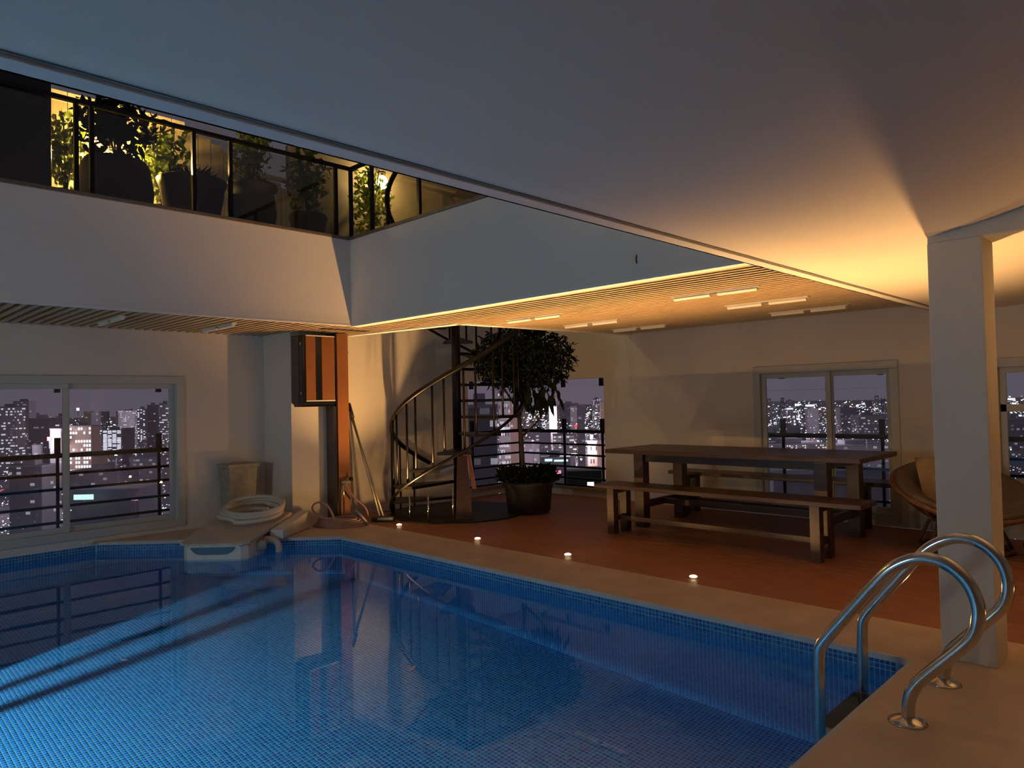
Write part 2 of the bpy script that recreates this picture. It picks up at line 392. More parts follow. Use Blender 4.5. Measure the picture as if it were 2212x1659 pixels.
# ------------------------------------------------------------------ walls with openings
def wall_plane(name, axis, pos, th, a0, a1, z0, z1, holes, m='plaster', label=None):
    """wall slab on x=pos or y=pos, thickness th outwards, holes = (a,b,z0,z1)"""
    b = MB(); cuts = sorted({a0, a1} | {q for h_ in holes for q in h_[:2] if a0 < q < a1})
    for s0, s1 in zip(cuts[:-1], cuts[1:]):
        hs = sorted([h_ for h_ in holes if h_[0] <= s0 + 1e-6 and h_[1] >= s1 - 1e-6], key=lambda h_: h_[2])
        z = z0
        segs = []
        for h_ in hs:
            if h_[2] > z: segs.append((z, h_[2]))
            z = h_[3]
        if z < z1: segs.append((z, z1))
        for q0, q1 in segs:
            if axis == 'x': b.box(pos, pos + th, s0, s1, q0, q1)
            else: b.box(s0, s1, pos, pos + th, q0, q1)
    return struct(b.build(name, m), label)
WZ0, WZ1 = 0.13, 1.72
wall_plane('wall_right', 'x', XW, 0.16, YN, YB + .16, 0, 3.3, [(6.225, YB + .2, 0.135, 1.715), (2.41, 3.945, 0.08, 1.715), (-1.6, 1.56, 0.45, 1.68)], label='cream plaster wall behind the picnic table')
wall_plane('wall_back', 'y', YB, 0.16, 4.22, XW, 0, 3.3, [(7.05, XW + .2, 0.135, 1.715)], label='cream plaster wall behind the spiral stair')
wall_plane('wall_left', 'y', YL, 0.16, XL, 4.22, -.036, 3.3, [(0.45, 3.20, 0.08, 1.745)], label='pale plaster wall with the pool-side window')
j = MB(); j.box(4.22, 4.38, YB + .16, YL + .16, 0, 3.3); struct(j.build('wall_return', 'plaster'), 'short plaster return beside the wall cabinet')
o_ = MB(); o_.box(XL - .1, XL, YN, YL, ZF, 3.3); struct(o_.build('wall_far_end', 'plaster'), 'plaster end wall of the pool hall')
o_ = MB(); o_.box(XL, XW, YN - .1, YN, 0, 3.3); struct(o_.build('wall_near', 'plaster'), 'plaster wall at the near side of the pool hall')

# ------------------------------------------------------------------ ceilings
# near plaster ceiling, flat by the void then rising towards the near side
prof = [(RY, ZN), (1.75, ZN), (1.55, ZN)] + [(1.55 - k * .05, ZN + .134 * (k * .05) ** 2) for k in range(1, 19)]
prof += [(.65 - k * .2, ZN + .1085 + .24 * (k * .2) - .02 * (k * .2) ** 2) for k in range(1, 23)]
prof = [q for q in prof if q[0] > YN] + [(YN, prof[-1][1])]
c = MB(); n = len(prof)
vs_ = [(x, y, z) for (y, z) in prof for x in (XL, XW)] + [(x, y, 3.1) for (y, z) in prof for x in (XL, XW)]
fs_ = []
for i in range(n - 1):
    fs_.append((2 * i, 2 * i + 2, 2 * i + 3, 2 * i + 1)); fs_.append((2 * n + 2 * i, 2 * n + 2 * i + 1, 2 * n + 2 * i + 3, 2 * n + 2 * i + 2))
fs_ += [(0, 1, 2 * n + 1, 2 * n), (2 * n - 2, 4 * n - 2, 4 * n - 1, 2 * n - 1)]
vs_ = [(x, y, min(z, 3.05)) if i < 2 * n else (x, y, z) for i, (x, y, z) in enumerate(vs_)]
c.add(vs_, fs_)
ceil = struct(c.build('ceiling', 'ceiling_paint'), 'off-white plaster ceiling over the near side of the pool')
ceil.data.polygons.foreach_set('use_smooth', [len(p.vertices) == 4 and abs(p.normal.z) > .5 for p in ceil.data.polygons])
t = MB(); t.box(XL, XW, RY - .07, RY + .012, ZN - .012, ZN + .03); t.box(XL, XW, RY - .005, RY + .012, ZN - .012, ZT)
struct(t.build('trim_2', 'trim_white', bevel=0.003), 'white drip edge along the rim of the ceiling void')
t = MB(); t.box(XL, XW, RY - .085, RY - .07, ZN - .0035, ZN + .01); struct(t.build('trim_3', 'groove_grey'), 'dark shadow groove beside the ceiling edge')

# void faces
v = MB(); v.box(VX, VX + .09, RY, VY + .09, ZS, ZT); struct(v.build('wall_void_right', 'plaster'), 'white upstand of the ceiling void on the deck side')
v = MB(); v.box(XL, VX + .09, VY, VY + .09, ZS, ZT); struct(v.build('wall_void_far', 'plaster'), 'white upstand of the ceiling void on the window side')
t = MB(); t.box(VX - .004, VX + .10, RY, VY, ZS - .012, ZS + .01); t.box(XL, VX + .1, VY - .004, VY + .03, ZS - .006, ZS + .01)
struct(t.build('trim_4', 'trim_white'), 'white edging strip under the void upstand')

# slatted ceiling
OP = [(5.344, 6.094), (5.084, YB)]                          # left edge of the stair opening
def end_y(x):
    if x < 4.22: return YL
    if x < OP[1][0]: return YB
    if x < OP[0][0]:
        t_ = (x - OP[1][0]) / (OP[0][0] - OP[1][0]); return OP[1][1] + t_ * (OP[0][1] - OP[1][1])
    t_ = (x - OP[0][0]) / (XW - OP[0][0]); return OP[0][1] + t_ * (5.80 - OP[0][1])
bk = MB()
ZB = ZS + .13
bk.prism([(VX + .09, RY), (XW, RY), (XW, 5.80), OP[0], OP[1], (4.22, YB), (4.22, YL), (XL, YL), (XL, VY + .09), (VX + .09, VY + .09)], ZB, ZB + .02)
slc = struct(bk.build('ceiling_slatted', 'slat_backing'), 'slatted timber ceiling around the void')
PITCH, SW, SH = 0.090, 0.034, 0.05
x = XL + .05
while x < XW - .03:
    y0 = (VY + .095) if x < VX + .12 else RY + .02
    y1 = min(end_y(x), end_y(x + SW)) - .012
    b = MB(); b.box(x, x + SW, y0, y1, ZS, ZS + SH)
    b.build('slat', 'slat_wood', slc)
    x += PITCH
# white slab edge of the stair opening
t = MB()
def edge(a, b, th, z0, z1):
    a = Vector((*a, 0)); b = Vector((*b, 0)); d = (b - a).normalized(); n_ = Vector((-d.y, d.x, 0)) * th
    q = [a, b, b + n_, a + n_]; t.hexa([(p.x, p.y, z0) for p in q], [(p.x, p.y, z1) for p in q])
edge((XW, 5.80), OP[0], .10, ZS - .012, ZS + .012); edge(OP[0], OP[1], .10, ZS - .012, ZS + .012); edge((XW, 5.80), OP[0], .012, ZS, 3.2); edge(OP[0], OP[1], .012, ZS, 3.2)
struct(t.build('trim_5', 'trim_white'), 'white slab edge around the spiral stair opening')
# upper slab, blocks the light between floors
t = MB()
t.prism([(VX + .09, RY), (XW + .16, RY), (XW + .16, 5.80), OP[0], OP[1], (OP[1][0], YL + .16), (XL, YL + .16), (XL, VY + .09), (VX + .09, VY + .09)], 3.08, 3.2)
struct(t.build('floor_terrace', 'terrace_floor'), 'upper terrace floor around the void')
t = MB(); t.box(XL, XW, YN, RY - .01, 3.1, 3.2); struct(t.build('floor_upper', 'terrace_floor'), 'upper terrace floor over the near ceiling')
# slot beside the cabinet
t = MB(); t.box(4.30, 4.95, 7.28, 7.40, ZS - .002, ZS + .003); struct(t.build('trim_6', 'gap_dark'), 'dark duct slot in the slatted ceiling above the cabinet')

# column and beam
q = MB(); q.box(4.285, 4.535, 0.842, 1.092, 0, 2.195); struct(q.build('column', 'plaster', bevel=0.004), 'square pale plaster column by the pool ladder')
q = MB(); q.box(4.285, 4.535, YN, 1.090, 2.195, 2.76); struct(q.build('beam', 'plaster', bevel=0.004), 'plaster beam running over the column')

# ------------------------------------------------------------------ windows
def sliding_window(name, axis, pos, a0, a1, z0, z1, mull, label):
    """frame on the wall face; local along-axis a, depth d outwards"""
    def P(a_, b_, d0, d1, q0, q1, mb):
        if axis == 'x': mb.box(pos + d0, pos + d1, a_, b_, q0, q1)
        else: mb.box(a_, b_, pos + d0, pos + d1, q0, q1)
    f = MB(); fw = .055
    P(a0 - .03, a1 + .03, -.022, .10, z1 - fw, z1 + .03, f); P(a0 - .03, a1 + .03, -.022, .10, z0 - .03, z0 + fw, f)
    P(a0 - .03, a0 + fw, -.022, .10, z0 + fw, z1 - fw, f); P(a1 - fw, a1 + .03, -.022, .10, z0 + fw, z1 - fw, f)
    root = struct(f.build(name, 'frame_white', bevel=0.004), label)
    panes = [a0 + fw] + mull + [a1 - fw]
    for i, (s0, s1) in enumerate(zip(panes[:-1], panes[1:])):
        d = .02 if i % 2 else .055
        s0 -= .02 if i else 0; s1 += .02 if i < len(panes) - 2 else 0
        s = MB(); sw = .055
        P(s0, s1, d, d + .03, z1 - fw - sw, z1 - fw, s); P(s0, s1, d, d + .03, z0 + fw, z0 + fw + sw, s)
        P(s0, s0 + sw, d, d + .03, z0 + fw + sw, z1 - fw - sw, s); P(s1 - sw, s1, d, d + .03, z0 + fw + sw, z1 - fw - sw, s)
        sh_ = s.build('sash', 'frame_white', root, bevel=0.003)
        g = MB(); P(s0 + sw, s1 - sw, d + .012, d + .018, z0 + fw + sw, z1 - fw - sw, g); g.build('pane', 'pane_glass', sh_)
    return root
sliding_window('window_1', 'y', YL, 0.45, 3.20, 0.08, 1.745, [1.15, 2.045], 'white framed sliding window over the pool')
sliding_window('window_2', 'x', XW, 2.41, 3.945, 0.08, 1.715, [3.108], 'white framed sliding window behind the picnic table')
sliding_window('window_3', 'x', XW, -1.6, 1.56, 0.45, 1.68, [0.0], 'white framed window beside the plaster column')
t = MB(); t.box(XW + .02, XW + .05, -1.5, 1.5, 1.20, 1.27); struct(t.build('window_transom', 'frame_white'), 'cross bar of the window beside the column')
# sill of the corner opening
t = MB(); t.box(XW - .05, XW + .16, 6.235, YB + .16, 0.09, 0.135); t.box(7.05, XW, YB - .05, YB + .16, 0.09, 0.135); struct(t.build('trim_7', 'terrace_wall', bevel=0.004), 'stone sill of the open corner')
# thin strip put where a shadow edge crosses the wall
t = MB(); t.box(XW - .003, XW, 1.56, 6.22, 1.46, 1.464); struct(t.build('trim_8', 'plaster'), 'thin plaster strip marking a shadow edge on the cream wall')

def railing(label, segs, brackets, low=True):
    root = thing('window_railing', label, 'railing', (segs[0][0][0], segs[0][0][1], 0.1), group=None)
    for k, z in enumerate([0.93, 0.735, 0.575, 0.395, 0.225]):
        for a, b in segs:
            m_ = MB(); m_.beam((a[0], a[1], z), (b[0], b[1], z), .03, .05 if k == 0 else .028); m_.build('rail', 'black_metal', root)
    for (x_, y_) in brackets:
        m_ = MB(); m_.box(x_ - .025, x_ + .025, y_ - .025, y_ + .025, .93, 1.12); m_.build('bracket', 'black_metal', root)
        m_ = MB(); m_.box(x_ - .025, x_ + .025, y_ - .025, y_ + .025, 1.60, 1.76); m_.build('bracket', 'black_metal', root)
        m_ = MB(); m_.box(x_ - .014, x_ + .014, y_ - .014, y_ + .014, 0.1, .93); m_.build('post', 'black_metal', root)
    return root
railing('black bar railing outside the window over the pool', [((0.3, YL + .2), (3.35, YL + .2))], [(2.0, YL + .2), (3.02, YL + .2)])
railing('black bar railing outside the window behind the picnic table', [((XW + .2, 2.2), (XW + .2, 4.1))], [(XW + .2, 3.72), (XW + .2, 2.62)])
railing('black bar railing around the open corner by the spiral stair', [((XW + .2, 6.1), (XW + .2, YB + .2)), ((6.95, YB + .2), (XW + .2, YB + .2))], [(XW + .2, 6.42), (XW + .2, 7.15), (XW + .2, YB + .2), (7.3, YB + .2)])
railing('black bar railing outside the window beside the column', [((XW + .2, -1.8), (XW + .2, 1.7))], [(XW + .2, 0.9)])

# ------------------------------------------------------------------ uplights in the deck
NTH = ['beside the spiral stair', 'second from the spiral stair', 'third from the spiral stair', 'fourth from the spiral stair', 'assumed behind the plaster column', 'added out of view past the plaster column']  # the one behind the column is assumed from the glow overhead
for (x_, y_), w_ in zip(UPLIGHTS, NTH):
    dim = 0.28 if y_ < 0 else 0.85 if y_ < 2 else 1.0            # the two by the column run dimmer
    r = thing('deck_uplight', 'warm round recessed light in the deck edge, ' + w_, 'light', (x_, y_, 0), 'warm uplights along the deck edge')
    b = MB(); b.lathe([(.028, -.02), (.028, .001), (.040, .001), (.042, .003), (.040, .005), (.030, .005), (.029, .002)], (x_, y_, 0), 20, caps=False); b.build('ring', 'steel', r)
    b = MB(); b.lathe([(.030, .001), (.027, .008), (.016, .013), (.001, .015)], (x_, y_, 0), 16); b.build('lens', 'uplight_lens', r, smooth=True)
    ld = bpy.data.lights.new('uplight_lamp', 'SPOT'); ld.energy = UP_POWER * dim; ld.color = WARM; ld.spot_size = math.radians(112); ld.spot_blend = 1.0; ld.shadow_soft_size = 0.02
    lo = bpy.data.objects.new('uplight_lamp', ld); col.objects.link(lo); lo.parent = r; lo.location = (0, 0, .03); lo.rotation_euler = (PI, 0, 0)
    ld = bpy.data.lights.new('uplight_spill', 'SPOT'); ld.energy = UP_SPILL * dim; ld.color = WARM; ld.shadow_soft_size = 0.015; ld.spot_size = math.radians(177); ld.spot_blend = 0.12
    lo = bpy.data.objects.new('uplight_spill', ld); col.objects.link(lo); lo.parent = r; lo.location = (0, 0, .025); lo.rotation_euler = (PI, 0, 0)

# unseen tube lamps assumed on the far end wall, added to brighten the void
for y_, w_ in ((5.3, 'nearer the pool window'), (4.5, 'farther from the pool window')):
    r = thing('added_tube_lamp', 'upright cool white tube lamp assumed and added out of view on the end wall, ' + w_, 'lamp', (XL + .06, y_, 1.35), 'assumed upright tube lamps added on the end wall')
    b = MB(); b.box(XL, XL + .04, y_ - .05, y_ + .05, .75, 1.95); b.build('housing', 'lamp_white', r, bevel=.004)
    b = MB(); b.tube([(XL + .065, y_, .80), (XL + .065, y_, 1.90)], .022, 12); b.build('tube', 'added_tube_lit', r, smooth=True)
    ld = bpy.data.lights.new('added_tube_light', 'AREA'); ld.shape = 'RECTANGLE'; ld.size = .06; ld.size_y = 1.1; ld.energy = ADDED_TUBE_POWER; ld.color = (0.86, 1.0, 0.96)
    lo = bpy.data.objects.new('added_tube_light', ld); col.objects.link(lo); lo.parent = r; lo.location = (.06, 0, 0); lo.rotation_euler = Vector((1, 0, 0)).to_track_quat('-Z', 'Y').to_euler()

# ceiling batten lights (switched off)
def batten(x_, y0, y1, label):
    r = thing('ceiling_light', label, 'light', (x_, (y0 + y1) / 2, ZS), 'white linear ceiling lights')
    ym = (y0 + y1) / 2
    for a, b_ in ((y0, ym - .035), (ym + .035, y1)):
        b = MB(); b.tube([(x_, a, ZS - .018), (x_, b_, ZS - .018)], .020, 10); b.build('tube', 'lamp_white', r, smooth=False)
    b = MB(); b.box(x_ - .028, x_ + .028, y0 - .02, y1 + .02, ZS - .008, ZS + .002); b.build('housing', 'lamp_white', r)
    b = MB(); b.box(x_ - .018, x_ + .018, ym - .035, ym + .035, ZS - .022, ZS - .006); b.build('connector', 'hose_grey', r)
batten(5.50, 2.63, 3.40, 'white linear light on the slats nearest the void, over the near end of the table')
batten(6.465, 2.63, 3.40, 'white linear light in the middle row of slats over the near end of the table')
batten(7.43, 2.63, 3.40, 'white linear light close to the window wall over the near end of the table')
batten(5.53, 4.76, 5.50, 'white linear light on the slats nearest the void, towards the spiral stair')
batten(6.495, 4.75, 5.51, 'white linear light in the middle row of slats towards the spiral stair')
batten(7.415, 4.72, 5.48, 'white linear light close to the window wall towards the spiral stair')
batten(2.215, 7.35, 8.06, 'dim white linear light on the slats over the pool window')
batten(3.285, 7.35, 8.12, 'dim white linear light on the slats near the wall cabinet')

# ------------------------------------------------------------------ pool ladder
lad = thing('pool_ladder', 'stainless steel pool ladder with two looped handrails by the column', 'ladder', (3.63, 1.0, 0))
base_prof = [(1.375, -1.05), (1.365, -.2), (1.36, .20), (1.345, .25), (1.31, .30), (1.09, .585), (1.03, .65), (0.955, .695), (0.885, .71), (0.81, .69), (0.75, .635), (0.72, .565), (0.715, .495), (0.735, .42), (0.775, .365), (0.93, .20), (0.968, .145), (0.985, .09), (0.992, .0)]
def smooth_path(p, it=2):
    for _ in range(it):
        q = [p[0]]
        for a, b in zip(p[:-1], p[1:]):
            q.append(tuple(a[k] * .75 + b[k] * .25 for k in range(len(a)))); q.append(tuple(a[k] * .25 + b[k] * .75 for k in range(len(a))))
        q.append(p[-1]); p = q
    return p
for x_ in (3.35, 3.91):
    b = MB(); b.tube([(x_, y, z) for y, z in smooth_path(base_prof)], .0265, 16); hr = b.build('handrail', 'steel', lad, smooth=True)
    b = MB(); b.lathe([(.026, .028), (.034, .026), (.060, .014), (.076, .006), (.078, .0)], (x_, .992, 0), 28); b.build('flange', 'steel', hr, smooth=True)
for z_ in (-.20, -.48, -.76):
    b = MB(); b.box(3.35, 3.91, 1.315, 1.40, z_ - .02, z_ + .015); st = b.build('step', 'steel', lad, bevel=0.006)
    b = MB(); b.box(3.39, 3.87, 1.322, 1.393, z_ + .015, z_ + .021); b.build('step_pad', 'black_glossy', st)

# ------------------------------------------------------------------ picnic table and benches
def table():
    r = thing('picnic_table', 'long dark-stained wooden table on square legs', 'table', (7.0, 3.6, 0))
    zt = .838
    b = MB()
    for k in range(3):
        b = MB(); xa = 6.50 + k * .3333; b.box(xa + .001, xa + .3323, 2.23, 4.98, zt - .045, zt); b.build('top_plank', 'dark_wood', r, bevel=0.004)
    for xa in (6.545, 7.335):
        for ya in (2.53, 4.50):
            b = MB(); b.box(xa, xa + .12, ya, ya + .12, 0, zt - .045); b.build('leg', 'dark_wood', r, bevel=0.004)
    for xa in (6.575, 7.39):
        b = MB(); b.box(xa, xa + .035, 2.65, 4.50, zt - .125, zt - .045); b.build('apron', 'dark_wood', r)
    for ya in (2.57, 4.54):
        b = MB(); b.box(6.665, 7.335, ya, ya + .04, zt - .125, zt - .045); b.build('apron', 'dark_wood', r)
        b = MB(); b.box(6.665, 7.335, ya, ya + .04, .20, .28); b.build('stretcher', 'dark_wood', r)
    b = MB(); b.box(6.97, 7.03, 2.61, 4.54, .21, .27); b.build('stretcher', 'dark_wood', r)
def bench(x0, x1, y0, y1, ly0, ly1, label):
    r = thing('bench', label, 'bench', ((x0 + x1) / 2, (y0 + y1) / 2, 0), 'wooden benches at the table')
    zt = .512; xm = (x0 + x1) / 2
    for a, c_ in ((x0, xm - .002), (xm + .002, x1)):
        b = MB(); b.box(a, c_, y0, y1, zt - .04, zt); b.build('seat_plank', 'dark_wood', r, bevel=0.004)
    for xa in (x0 + .03, x1 - .115):
        for ya in (ly0, ly1 - .085):
            b = MB(); b.box(xa, xa + .085, ya, ya + .085, 0, zt - .04); b.build('leg', 'dark_wood', r, bevel=0.003)
    for ya in (ly0, ly1 - .07):
        b = MB(); b.box(x0 + .11, x1 - .11, ya + .02, ya + .05, .13, .18); b.build('stretcher', 'dark_wood', r)
        b = MB(); b.box(x0 + .11, x1 - .11, ya + .02, ya + .05, zt - .10, zt - .04); b.build('rail', 'dark_wood', r)
    b = MB(); b.box(xm - .018, xm + .018, ly0 + .05, ly1 - .05, .135, .18); b.build('stretcher', 'dark_wood', r)
table()
bench(5.99, 6.36, 2.06, 4.74, 2.40, 4.60, 'long dark wooden bench on the pool side of the table')
bench(7.60, 7.97, 2.30, 4.86, 2.62, 4.70, 'long dark wooden bench between the table and the window wall')

# ------------------------------------------------------------------ round rattan chair behind the column
ch = thing('rattan_chair', 'round rattan bowl chair with dark cushion behind the column', 'chair', (7.33, 1.66, 0))
cx, cy_ = 7.33, 1.66
tiltm = Matrix.Translation((cx, cy_, .50)) @ Matrix.Rotation(math.radians(20), 4, Vector((RT.x, RT.y, 0))) 
def tl(p): return tuple(tiltm @ Vector(p))
b = MB(); b.tube([tl((.56 * math.cos(a), .56 * math.sin(a), .02)) for a in [2 * PI * k / 40 for k in range(40)]], .022, 8, closed=True); b.build('rim', 'rattan', ch, smooth=True)
for k in range(20):
    a = 2 * PI * k / 20
    b = MB(); b.tube([tl((rr * math.cos(a), rr * math.sin(a), -.28 * (1 - (rr / .56) ** 2) + .01)) for rr in (.56, .45, .34, .22, .10)], .010, 6); b.build('rib', 'rattan', ch, smooth=True)
b = MB(); pr = [(rr, -.27 * (1 - (rr / .55) ** 2) + .035) for rr in (.002, .1, .2, .3, .4, .48, .53)] + [(.55, .04), (.53, .075), (.46, .05), (.35, -.02), (.2, -.10), (.002, -.15)]
b.lathe(pr, (0, 0, 0), 28, caps=False); b.v = [tl(p) for p in b.v]; b.build('seat_cushion', 'cushion', ch, smooth=True)
b = MB(); b.tube([(cx + .36 * math.cos(a), cy_ + .36 * math.sin(a), .02) for a in [2 * PI * k / 28 for k in range(28)]], .020, 8, closed=True); b.build('base_ring', 'rattan', ch, smooth=True)
b = MB(); b.tube([(cx + .25 * math.cos(a), cy_ + .25 * math.sin(a), .27) for a in [2 * PI * k / 28 for k in range(28)]], .016, 8, closed=True); b.build('base_ring', 'rattan', ch, smooth=True)
for k in range(8):
    a = 2 * PI * k / 8 + .2
    b = MB(); b.tube([(cx + .36 * math.cos(a), cy_ + .36 * math.sin(a), .02), (cx + .25 * math.cos(a), cy_ + .25 * math.sin(a), .27)], .014, 6); b.build('leg', 'rattan', ch, smooth=True)
# tan back pillow leaning in the bowl
pl = MB()
for i in range(9):
    for j in range(9):
        s, t_ = i / 8 * 2 - 1, j / 8 * 2 - 1
        bul = .07 * (1 - s * s) ** .5 * (1 - t_ * t_) ** .5
        for sg in (1, -1): pl.v.append((s * .24, sg * bul, t_ * .22))
for i in range(8):
    for j in range(8):
        a, b_, c_, d_ = (i * 9 + j) * 2, ((i + 1) * 9 + j) * 2, ((i + 1) * 9 + j + 1) * 2, (i * 9 + j + 1) * 2
        pl.f.append((a, d_, c_, b_)); pl.f.append((a + 1, b_ + 1, c_ + 1, d_ + 1))
pm = Matrix.Translation((7.40, 1.80, .60)) @ Matrix.Rotation(math.radians(-45), 4, 'Z') @ Matrix.Rotation(math.radians(-20), 4, 'X')
pl.v = [tuple(pm @ Vector(p)) for p in pl.v]
tag(pl.build('back_pillow', 'cushion_tan', smooth=True), 'tan square pillow leaning in the rattan bowl chair', 'pillow')

# dark bean bag and dark ottoman on the deck beyond the column
def bag(name, label, cat, c_, r_, h_, m_):
    b = MB(); b.lathe([(r_ * .7, 0), (r_ * .95, h_ * .12), (r_, h_ * .35), (r_ * .9, h_ * .65), (r_ * .62, h_ * .88), (r_ * .25, h_ * .98), (.01, h_)], (0, 0, 0), 28)
    o = b.build(name, m_, smooth=True); o.location = c_; tag(o, label, cat)
    s_ = MB()
    for k in range(4):
        a = k * PI / 2 + .4
        s_.tube([(q * r_ * 1.005 * math.cos(a), q * r_ * 1.005 * math.sin(a), z * h_) for q, z in ((.95, .12), (1, .35), (.9, .65), (.62, .88), (.25, .985))], .006, 5)
    s_.build('seam', m_, None, smooth=True).parent = o
bag('bean_bag', 'black bean bag on the deck edge beside the column', 'bean bag', (5.42, 0.50, 0), .40, .36, 'fabric_black')
bag('bean_bag', 'dark navy bean bag under the window beside the column', 'bean bag', (7.2, 0.75, 0), .45, .42, 'fabric_navy')

# ------------------------------------------------------------------ spiral staircase
SC = UW(-0.715 * 1.0, 9.2, 0); SR = .86
UA = math.atan2(RT.y, RT.x)
def sp(th, r_, z): a = UA + math.radians(th); return (SC.x + r_ * math.cos(a), SC.y + r_ * math.sin(a), z)
def tz(th): return .21 + (th - 195) * .205 / 25.7
st = thing('spiral_staircase', 'black metal spiral staircase with curved handrail in the corner', 'staircase', (SC.x, SC.y, 0))
b = MB(); b.lathe([(.058, 0), (.058, 3.9)], (SC.x, SC.y, 0), 20); b.build('pole', 'stair_metal', st, smooth=True)
b = MB(); b.lathe([(.90, 0), (.90, .012), (.88, .016)], (SC.x, SC.y, 0), 12); b.build('base_plate', 'pot_black', st)
for k in range(15):
    th = 195 + 25.7 * k; z = .21 + .205 * k
    pts = [sp(th - 14, .05, z), sp(th - 14, SR, z), sp(th, SR + .01, z), sp(th + 14, SR, z), sp(th + 14, .05, z)]
    b = MB(); b.prism([(p[0], p[1]) for p in pts], z - .035, z); tr = b.build('tread', 'stair_metal', st)
    for dth in (-8, 8):
        if th + dth < 188: continue
        p = sp(th + dth, SR - .02, z - .03); q_ = (p[0], p[1], tz(th + dth) + .93)
        b = MB(); b.tube([p, q_], .0135, 8); b.build('baluster', 'stair_metal', tr, smooth=True)
b = MB(); b.tube([sp(th, SR - .02, tz(th) + .95) for th in range(122, 590, 6)], .031, 10); b.build('handrail', 'stair_metal', st, smooth=True)
b = MB(); b.tube([sp(th, SR + .0, tz(th) - .045) for th in range(176, 570, 6)], .018, 8); b.build('stringer', 'stair_metal', st, smooth=True)
b = MB(); p = sp(180, SR - .02, 0); b.tube([p, (p[0], p[1], tz(180) + .95)], .022, 10); b.build('newel_post', 'stair_metal', st, smooth=True)
for th in (160, 140):
    p = sp(th, SR - .02, 0); b = MB(); b.tube([p, (p[0], p[1], tz(th) + .95)], .011, 8); b.build('baluster', 'stair_metal', st, smooth=True)
for th, hh in ((232, .30), (250, .33), (270, .42)):
    p = sp(th, SR + .0, .01); b = MB(); b.tube([p, (p[0], p[1], hh)], .010, 8); b.build('support_rod', 'steel', st, smooth=True)

# plank board leaning against the stair pole
lb = thing('leaning_board', 'dark folded wooden board with reddish edge leaning by the spiral stair', 'board', tuple(UW(-.62, 8.55, 0)))
o = UW(-.62, 8.50, 0)
b = MB(); a_ = UW(-.66, 8.50, 0.0); c_ = UW(-.64, 8.62, .74); 
b.hexa([UW(-.70, 8.50, 0), UW(-.50, 8.50, 0), UW(-.50, 8.53, 0), UW(-.70, 8.53, 0)], [UW(-.68, 8.62, .76), UW(-.56, 8.62, .76), UW(-.56, 8.65, .76), UW(-.68, 8.65, .76)])
b.build('board_face', 'dark_wood', lb)
b = MB(); b.hexa([UW(-.50, 8.48, .38), UW(-.45, 8.48, .38), UW(-.45, 8.53, .38), UW(-.50, 8.53, .38)], [UW(-.56, 8.60, .78), UW(-.52, 8.60, .78), UW(-.52, 8.65, .78), UW(-.56, 8.65, .78)])
b.build('board_edge', 'rust_wood', lb)

# ------------------------------------------------------------------ potted tree
def rdir(r=rnd):
    z = r.uniform(-1, 1); a = r.uniform(0, 2 * PI); s = math.sqrt(1 - z * z); return Vector((s * math.cos(a), s * math.sin(a), z))
tcx, tcy = 6.56, 6.24
tree = thing('potted_tree', 'tall leafy tree in a black planter beside the spiral stair', 'plant', (tcx, tcy, 0))
b = MB(); b.lathe([(.24, 0), (.27, .03), (.30, .30), (.33, .36), (.33, .40), (.30, .40), (.29, .34)], (tcx, tcy, 0), 28, caps=False); b.lathe([(.24, .001), (.001, .0)], (tcx, tcy, 0), 28, caps=False); b.build('planter', 'pot_black', tree, smooth=True)
b = MB(); b.lathe([(.295, .35), (.15, .37), (.001, .38)], (tcx, tcy, 0), 20, caps=False); b.build('soil', 'soil', tree)
def br(name, pts, r0, r1):
    pts = smooth_path(pts, 1); n_ = len(pts)
    b = MB(); b.tube(pts, [r0 + (r1 - r0) * i / (n_ - 1) for i in range(n_)], 8); b.build(name, 'bark', tree, smooth=True)
def T(u, w, z): return tuple(UW(u, w, z))
tu, tw = tcx * RT.x + tcy * RT.y, tcx * FW.x + tcy * FW.y
br('trunk', [T(tu - .06, tw, .36), T(tu - .07, tw, .75), T(tu - .08, tw, 1.0), T(tu - .12, tw, 1.35), T(tu - .16, tw + .05, 1.8)], .032, .018)
br('branch', [T(tu - .08, tw, .95), T(tu + .10, tw - .05, 1.10), T(tu + .24, tw - .05, 1.30), T(tu + .34, tw, 1.52)], .016, .008)
br('branch', [T(tu - .10, tw, 1.15), T(tu - .05, tw, 1.35), T(tu + .02, tw, 1.6), T(tu + .05, tw, 1.9)], .018, .010)
br('branch', [T(tu - .12, tw, 1.3), T(tu - .3, tw + .05, 1.6), T(tu - .42, tw + .1, 1.85)], .014, .007)
br('branch', [T(tu + .30, tw, 1.44), T(tu + .20, tw, 1.6), T(tu + .15, tw, 1.8)], .009, .006)
fo = MB()
for k in range(5200):
    d = rdir(); rr = rnd.random() ** .45
    c_ = Vector((tu - .03 + .68 * d.x * rr, tw + .14 + .34 * d.y * rr, 1.95 + .46 * d.z * rr))
    if c_.z > 2.2 and c_.y < tw + .12: c_.y = tw + .12 + rnd.random() * .3
    p = UW(c_.x, c_.y, c_.z); dd = rdir(); dd.z -= .5
    fo.leaf(p, dd, rdir(), rnd.uniform(.05, .11), rnd.uniform(.018, .035))
tag(fo.build('foliage', 'leaf_dark', tree), kind='stuff')
for k in range(70):                                        # larger drooping leaves
    u = tu + rnd.uniform(-.15, .42); z = rnd.uniform(1.36, 1.72) ; w = tw + rnd.uniform(-.12, .12)
    b = MB(); b.leaf(UW(u, w, z), Vector((rnd.uniform(-.5, .6) * RT.x, rnd.uniform(-.5, .6) * RT.y, -1.0)), FW * -1 + rdir() * .5, rnd.uniform(.13, .2), rnd.uniform(.045, .07)); b.build('leaf', 'leaf_dark', tree)
